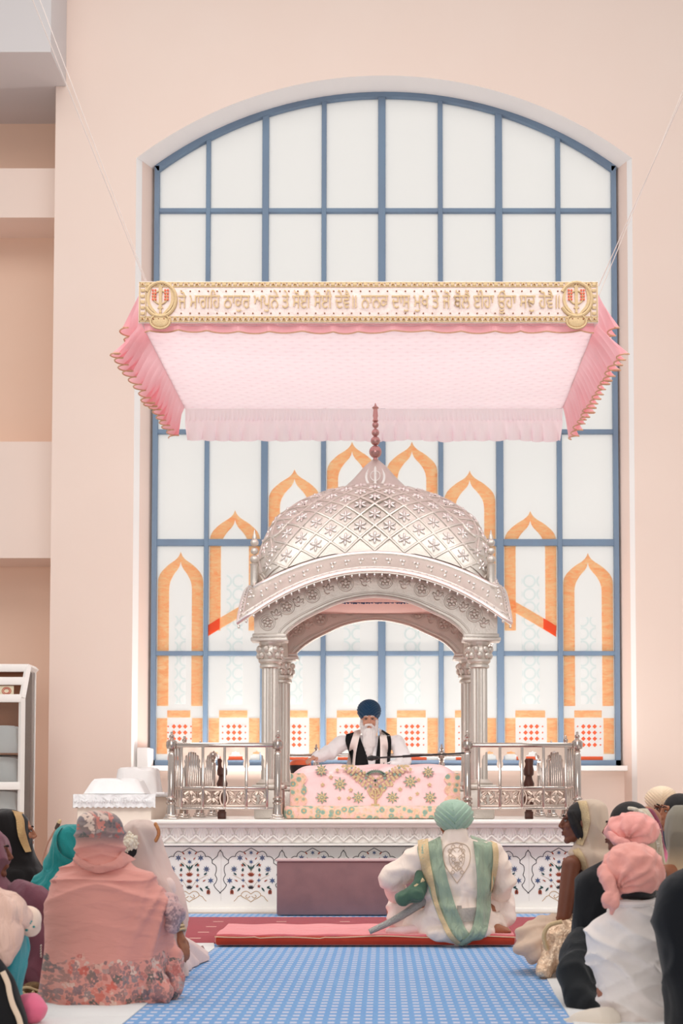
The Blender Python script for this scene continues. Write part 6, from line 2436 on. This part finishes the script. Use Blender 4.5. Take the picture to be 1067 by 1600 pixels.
M['champagne'] = sheer('champagne_sheer_veil', (244, 220, 198), .88)
rows = [(1248.5, 914, 928, .03), (1251.5, 905, 938, .08), (1260, 903, 946, .115), (1274, 905, 951, .13), (1290, 907, 954, .13), (1304, 905, 956, .12), (1316, 900, 958, .115), (1325, 893, 960, .13), (1332, 888, 962, .17), (1342, 893, 964, .185), (1362, 905, 964, .17), (1400, 909, 964, .16), (1440, 912, 962, .16)]
vI = drape(rows, YI, 'veil', M['champagne'], tI, 110, 2.1, lambda q, t, z: .020 * rdg(Vector((q.x + .8 * q.z, q.y, q.z)), 7, 7, 2, 5.0) + .006 * sin(t * 17 + z * 12) * max(0, .62 - z) * 3, 7)
bI = bvh_of(vI)
trim_on(bI, [(902, 1252, 913, 1251), (903, 1262, 914, 1262), (905, 1278, 916, 1278), (905, 1292, 915, 1293), (902, 1306, 911, 1308), (898, 1318, 906, 1320)], YI, 'veil_border', M['gold'], tI, .010, 4, 5, .006)
trim_on(bI, [(892, 1328, 900, 1324), (896, 1340, 905, 1334), (901, 1356, 911, 1352), (904, 1375, 915, 1372), (906, 1395, 917, 1393)], YI, 'veil_border', M['gold'], tI, .012, 4, 5, .006)
m = MB()
m.ell(J['che'], (.125, .14, .19), None); m.ell(J['wai'], (.12, .13, .16)); 
m.chain([J['shl'] + Vector((.07, .08, .0)), J['shr'] + Vector((0, 0, .0))], [.05, .05])
fuse(m, 'blouse', cloth('dark_blouse', (70, 50, 44), (54, 38, 34)), tI, .011, 3)
# net skirt spreading to the left and sequinned panel
M['net'] = sheer('beige_net', (240, 212, 188), .95)
m = MB()
m.chain([P(900, 1462, YI), P(856, 1462, YI - .1), P(832, 1462, YI - .12)], [.14, .12, .09])
m.chain([P(880, 1475, YI - .1), P(838, 1483, YI - .25), P(822, 1478, YI - .22)], [.12, .06, .05])
m.ell(P(845, 1475, YI - .1), (.15, .2, .11))
gq = P(872, 1440, YI)
def netfold(c, n):
    ph = atan2(c.z - gq.z - .02, c.x - gq.x - .02)
    rr = min(1, sqrt((c.x - gq.x) ** 2 + (c.z - gq.z) ** 2) / .22)
    return .013 * rr * sin(ph * 19 + 2.5 * nz(c, 4, 4, 4, 3.0)) + .006 * nz(c, 9, 9, 9, 1.0)
skI = fuse(m, 'net_skirt', M['net'], tI, .009, 3, netfold)
M['sequin'] = simple('gold_sequins', (170, 118, 82), .35, .5, var=(255, 232, 204), vscale=34, bump=1.0, bscale=70)
m = MB()
m.chain([P(905, 1458, YI - .12), P(876, 1470, YI - .25), P(868, 1495, YI - .34)], [.10, .09, .06])
m.chain([P(930, 1465, YI - .1), P(905, 1490, YI - .3), P(905, 1512, YI - .38)], [.12, .10, .06])
m.chain([P(868, 1490, YI - .33), P(850, 1518, YI - .40), P(845, 1521, YI - .42)], [.055, .03, .015])
m.ell(P(925, 1490, YI - .14), (.14, .24, .12))
fuse(m, 'sequin_skirt', M['sequin'], tI, .010, 3, creases(.022, 14, 10, 6, 8.0, .006, 40))
m = MB(); m.tube([P(a, b, YI - .345) for a, b in smooth_path([(878, 1440), (858, 1446), (850, 1460), (852, 1475), (858, 1490)], 5)], .012, 8)
m.build('skirt_braid', M['gold'], tI)

# --- boy in the white shirt, pink head cloth
def patka(t, c, r, seed, knot, mat):
    """tied cloth puffed over a topknot: creases run to the knot"""
    c = Vector(c); k = Vector(knot)
    m = MB(); m.ell(c, r, None, 64, 40)
    me = fuse_mesh(m, .0075, 2)
    kd = (k - c).normalized()
    def d(p, n):
        v = (p - c)
        u = v.normalized()
        an = u.angle(kd)
        x = u - kd * u.dot(kd)
        ph = atan2(x.z, x.x + .3 * x.y)
        w_ = max(0, 1 - an / 1.9)
        return .011 * w_ * sin(ph * 9 + seed + 1.5 * noise.noise(u * 2 + Vector((seed, 0, 0)))) + .010 * (1 - 2.2 * abs(noise.noise(u * 2.2 + Vector((0, seed, 0)))))
    return finish(me, 'head_cloth', mat, t, d)
M['salmon_cloth'] = cloth('salmon_pink_cotton', (236, 168, 156), (228, 152, 140), wr=.35, wscale=14, stretch=(1, 1, 1))
YJ = 6.32
hJ = P(992, 1376, YJ)
tJ, J = figure('child in white shirt and salmon pink head cloth seen from behind, nearest on the right', 980, YJ, .25, M['skin_mid'], .92, hd=hJ, voxel=.01, tuck=.22)
patka(tJ, P(988, 1361, YJ), (.138, .145, .120), 1.0, P(955, 1392, YJ - .12), M['salmon_cloth'])
m = MB()
kq = P(958, 1394, YJ - .13)
m.ell(kq, (.022, .02, .022))
m.chain([kq, P(951, 1405, YJ - .14), P(947, 1416, YJ - .12)], [.018, .028, .010])
m.chain([kq, P(960, 1410, YJ - .15), P(955, 1426, YJ - .13)], [.018, .026, .012])
m.chain([P(945, 1362, YJ - .06), P(950, 1378, YJ - .11), kq], [.03, .028, .02])
fuse(m, 'head_cloth_tie', M['salmon_cloth'], tJ, .006, 2, creases(.008, 20, 20, 12, 2.))
m = MB(); m.ell(P(994, 1394, YJ), (.092, .10, .045)); m.build('hair', M['hair'], tJ)
rows = [(1403, 972, 1018, .06), (1409, 966, 1022, .075), (1416, 958, 1024, .09), (1426, 945, 1026, .105), (1440, 926, 1032, .125), (1455, 917, 1038, .14), (1475, 914, 1043, .15), (1500, 918, 1046, .155), (1530, 927, 1050, .16), (1560, 936, 1054, .165), (1585, 940, 1054, .17), (1610, 940, 1054, .18), (None, 938, 1054, .19)]
M['shirt'] = cloth('white_shirt', (238, 228, 222), (226, 214, 208), wr=.4, wscale=7, stretch=(1, 1, 1))
def foldJ(q, t, z):
    a = Vector((q.x - .55 * q.z, q.y, q.z + .5 * q.x))
    b_ = Vector((q.x + .7 * q.z, q.y, q.z - .6 * q.x))
    return .020 * rdg(a, 3, 3, 9, 2.0) + .014 * rdg(b_, 3, 3, 10, 8.0, 3.2) + .005 * nz(q, 14, 14, 14, 3.0)
shJ = drape(rows, YJ, 'shirt', M['shirt'], tJ, 120, 2.4, foldJ, 8, .017)
m = MB()
m.tube([P(a, b, YJ - d) for a, b, d in smooth_path([(965, 1411, .02), (975, 1413, .075), (996, 1413, .09), (1015, 1411, .07), (1024, 1408, .02)], 4)], .016, 8)
m.build('collar', M['shirt'], tJ)
m = MB()
m.chain([P(945, 1600, YJ - .15), P(910, 1604, YJ - .12), P(890, 1612, YJ - .05)], [.07, .065, .05])
fuse(m, 'trousers', cloth('cream_cotton_trousers', (230, 216, 200), (216, 200, 184)), tJ, .010, 3, creases(.01, 9, 9, 9, 5.))

# --- boy behind in the black suit
YK = 7.0
hK = P(984, 1312, YK)
tK, J = figure('boy in black suit and pink head cloth knotted behind, sitting behind the white-shirted child', 962, YK, .1, M['skin_mid'], .96, hd=hK, voxel=.011)
M['pink_cotton'] = cloth('light_pink_cotton', (244, 172, 162), (238, 158, 150), wr=.35, wscale=14, stretch=(1, 1, 1))
patka(tK, P(987, 1297, YK), (.128, .135, .082), 4.0, P(977, 1316, YK - .13), M['pink_cotton'])
m = MB(); kq = P(977, 1316, YK - .135)
m.ell(kq, (.026, .02, .016)); m.chain([kq, P(962, 1313, YK - .13), P(953, 1303, YK - .10)], [.014, .02, .012]); m.chain([kq, P(980, 1324, YK - .14), P(985, 1330, YK - .13)], [.014, .018, .01])
fuse(m, 'head_cloth_tie', M['pink_cotton'], tK, .006, 2, creases(.006, 20, 20, 12, 2.))
rows = [(1342, 950, 1020, .06), (1348, 938, 1030, .08), (1358, 920, 1034, .11), (1368, 905, 1038, .13), (1385, 900, 1040, .15), (1420, 897, 1040, .16), (1460, 896, 1040, .17), (1495, 898, 1040, .18), (1520, 900, 1040, .19), (1550, 900, 1040, .2), (None, 896, 1040, .22)]
M['suit'] = cloth('black_suit', (17, 17, 19), (23, 23, 26), wr=.2, sheen=.1)
drape(rows, YK, 'jacket', M['suit'], tK, 96, 2.6, lambda q, t, z: .017 * rdg(q, 4, 4, 6, 4.0), 7, .017)
m = MB()
m.chain([P(910, 1480, YK - .1), P(896, 1520, YK - .3), P(904, 1560, YK - .4)], [.09, .08, .06])
m.chain([P(930, 1540, YK - .2), P(915, 1570, YK - .42)], [.1, .06])
fuse(m, 'trousers', cloth('charcoal_trousers', (34, 36, 39), (26, 28, 30), wr=.3, sheen=.1), tK, .010, 3, creases(.012, 10, 10, 5, 5.))

# --- dark jacketed person at the right edge
YX_ = 5.85
tX, J = figure('person in a dark navy jacket cropped by the right edge of the picture', 1110, YX_, .2, M['skin_mid'], 1.02, hd=P(1125, 1310, YX_), tuck=.25)
rows = [(1345, 1090, 1160, .07), (1355, 1070, 1180, .09), (1364, 1052, 1198, .12), (1374, 1038, 1212, .14), (1390, 1028, 1222, .16), (1420, 1023, 1228, .17), (1450, 1022, 1230, .18), (1490, 1028, 1230, .18), (1530, 1036, 1230, .19), (1570, 1042, 1230, .2), (1610, 1045, 1232, .2), (None, 1045, 1232, .2)]
drape(rows, YX_, 'jacket', cloth('dark_navy_wool', (15, 16, 21), (20, 22, 27), wr=.2, sheen=.1), tX, 96, 2.6, lambda q, t, z: .017 * rdg(q, 4, 4, 7, 14.0), 7, .017)
m = MB(); m.ell(J['head'] + Vector((0, -.012, .035)), (.088, .108, .10)); m.build('hair', M['hair'], tX)

# --- woman behind the boys: black hair, pearl-edged cream veil
YL = 7.62
hL = P(976, 1297, YL)
RL = Rz(pi / 2 - .3)
tL, J = figure('woman with black hair and pearl-edged ivory veil behind the boy in black', 1006, YL, pi / 2 - .3, M['skin_deep'], .97, voxel=.007, hd=hL, hR=RL)
add_eyes(tL, hL, RL, .97)
m = MB(); m.ell(hL + RL @ Vector((0, -.03, .055)), (.088, .11, .10), RL); m.ell(P(980, 1272, YL), (.06, .07, .045)); fuse(m, 'hair', M['hair'], tL, .008, 2)
m = MB(); m.ell(hL + RL @ Vector((0, .100, -.051)), (.018, .006, .006), RL); m.ell(hL + RL @ Vector((0, .099, -.064)), (.015, .006, .006), RL)
m.build('lips', bpy.data.materials['dark_lips'], tL)
M['ivory_veil'] = cloth('ivory_lace_veil', (222, 206, 182), (200, 182, 158), wr=.6, wscale=20)
rows = [(1262, 992, 1000, .03), (1265, 984, 1010, .09), (1275, 980, 1019, .13), (1292, 978, 1026, .14), (1315, 976, 1030, .14), (1345, 972, 1036, .14), (1380, 975, 1042, .15), (1440, 978, 1042, .16), (None, 978, 1042, .17)]
vL = drape(rows, YL, 'veil', M['ivory_veil'], tL, 80, 2.1, lambda q, t, z: .020 * rdg(q, 6, 6, 3, 4.0), 7, .017)
m = MB()
for i in range(34):
    u = i / 33
    q = P(983 + 46 * sin(u * pi * .5), 1263 + 70 * (1 - cos(u * pi * .5)), YL - .15)
    m.ell(q + Vector((0, .04 * sin(u * 40) * .2, 0)), (.010, .008, .010), None, 8, 6)
m.build('pearl_edge', simple('pearls', (226, 214, 196), .3), tL)

# --- maroon veil behind
YMr = 8.45
tM, J = figure('woman under a maroon veil with a pink end behind the ivory veil', 1022, YMr, pi / 2 - .2, M['skin_mid'], .97, hd=P(1006, 1292, YMr))
rows = [(1262, 1002, 1014, .03), (1265, 992, 1022, .08), (1275, 988, 1028, .11), (1292, 986, 1033, .12), (1315, 985, 1036, .12), (1340, 985, 1042, .14), (1380, 985, 1044, .15), (1440, 985, 1044, .16), (None, 985, 1044, .17)]
g = NM('maroon_pink_veil')
v = g.coord('Object'); z = g.n('ShaderNodeSeparateXYZ', i0=v).outputs[2]
mr_ = g.n('ShaderNodeMapRange', Value=z); mr_.inputs['From Min'].default_value = .68; mr_.inputs['From Max'].default_value = .62
dots = g.n('ShaderNodeTexVoronoi', Vector=v, Scale=26.0)
col = g.mix(mr_.outputs[0], lin((122, 34, 60)), lin((226, 120, 150)))
col = g.mix(g.math('LESS_THAN', dots.outputs['Distance'], .13), col, lin((236, 190, 150)))
g.done(g.principled(col, .8, 0, None, .2, .2))
drape(rows, YMr, 'veil', g.mat, tM, 80, 2.1, lambda q, t, z: .020 * rdg(q, 6, 6, 3, 8.0), 7, .017)

# --- man in the cream head cloth farther back
YN_ = 9.6
hN = P(1034, 1268, YN_)
RN = Rz(pi - .2)
tN, J = figure('man in cream head cloth and navy jacket facing the aisle, farthest right', 1034, YN_, pi - .2, M['skin_deep'], 1.0, voxel=.0065, hd=hN, hR=RN)
add_eyes(tN, hN, RN)
turban(tN, hN + RN @ Vector((0, -.015, .085)), RN, (.108, .12, .088), 4.5, cloth('cream_head_cloth', (238, 214, 186), (228, 200, 172)), 'head_cloth', 'front')
rows = [(1290, 1018, 1050, .07), (1298, 1004, 1064, .1), (1310, 990, 1078, .13), (1340, 984, 1084, .15), (1400, 980, 1088, .18), (None, 970, 1096, .24)]
drape(rows, YN_, 'jacket', cloth('navy_jacket', (38, 46, 66), (46, 54, 74)), tN, 80, 2.4, lambda q, t, z: .01 * nz(q, 6, 6, 6, 1.), 7, .017)

# --- woman in profile at the right edge, ivory veil
YO = 8.98
hO = P(1057, 1272, YO)
RO = Rz(pi / 2 + .15)
tO, J = figure('woman in profile with dark hair and pale gold veil at the right edge', 1075, YO, pi / 2, M['skin_mid'], .97, voxel=.0065, hd=hO, hR=RO, shw=.4)
add_eyes(tO, hO, RO, .97)
m = MB(); m.ell(hO + RO @ Vector((0, -.02, .038)), (.085, .103, .094), RO); m.build('hair', M['hair'], tO)
rows = [(1246, 1068, 1078, .03), (1249, 1060, 1090, .08), (1260, 1061, 1098, .115), (1280, 1064, 1102, .12), (1300, 1060, 1106, .12), (1315, 1050, 1112, .13), (1340, 1040, 1120, .15), (1400, 1034, 1126, .19), (None, 1026, 1132, .24)]
drape(rows, YO, 'veil', cloth('pale_gold_veil', (236, 212, 178), (226, 198, 160), wr=.6), tO, 80, 2.1, lambda q, t, z: .020 * rdg(q, 6, 6, 3, 18.0), 7, .017)

# --- woman from behind under the smoky veil at the right edge
YQ = 7.3
hQ = P(1068, 1300, YQ)
tQ, J = figure('woman from behind under a sheer smoky green veil at the right edge', 1072, YQ, .3, M['skin_mid'], .97, hd=hQ)
m = MB(); m.ell(hQ + Vector((0, -.015, .03)), (.09, .108, .102)); m.ell(hQ + Vector((0, -.06, -.03)), (.055, .045, .055)); fuse(m, 'hair', M['hair'], tQ, .009, 2)
rows = [(1258, 1060, 1074, .03), (1262, 1049, 1086, .09), (1272, 1041, 1096, .13), (1290, 1037, 1101, .14), (1308, 1037, 1102, .135), (1325, 1040, 1100, .125), (1340, 1043, 1102, .12), (1355, 1040, 1112, .13), (1375, 1034, 1128, .15), (1420, 1030, 1132, .16), (None, 1030, 1134, .18)]
g = NM('smoky_veil')
v = g.coord('Object'); z = g.n('ShaderNodeSeparateXYZ', i0=v).outputs[2]
mr_ = g.n('ShaderNodeMapRange', Value=z); mr_.inputs['From Min'].default_value = .60; mr_.inputs['From Max'].default_value = .72
col = g.mix(mr_.outputs[0], lin((226, 200, 164)), lin((150, 142, 126)))
nrm = g.bump(g.noise(g.coord('Object', (1, 1, .4)), 9, 2, .4, .6), .4, .03)
p_ = g.principled(col, .8, 0, nrm, .2, .2)
tr = g.n('ShaderNodeBsdfTransparent')
mx = g.n('ShaderNodeMixShader', i0=.8, i1=tr.outputs[0], i2=p_)
g.done(mx.outputs[0])
drape(rows, YQ, 'veil', g.mat, tQ, 96, 2.1, lambda q, t, z: .020 * rdg(q, 6, 6, 3, 9.0), 7, .017)
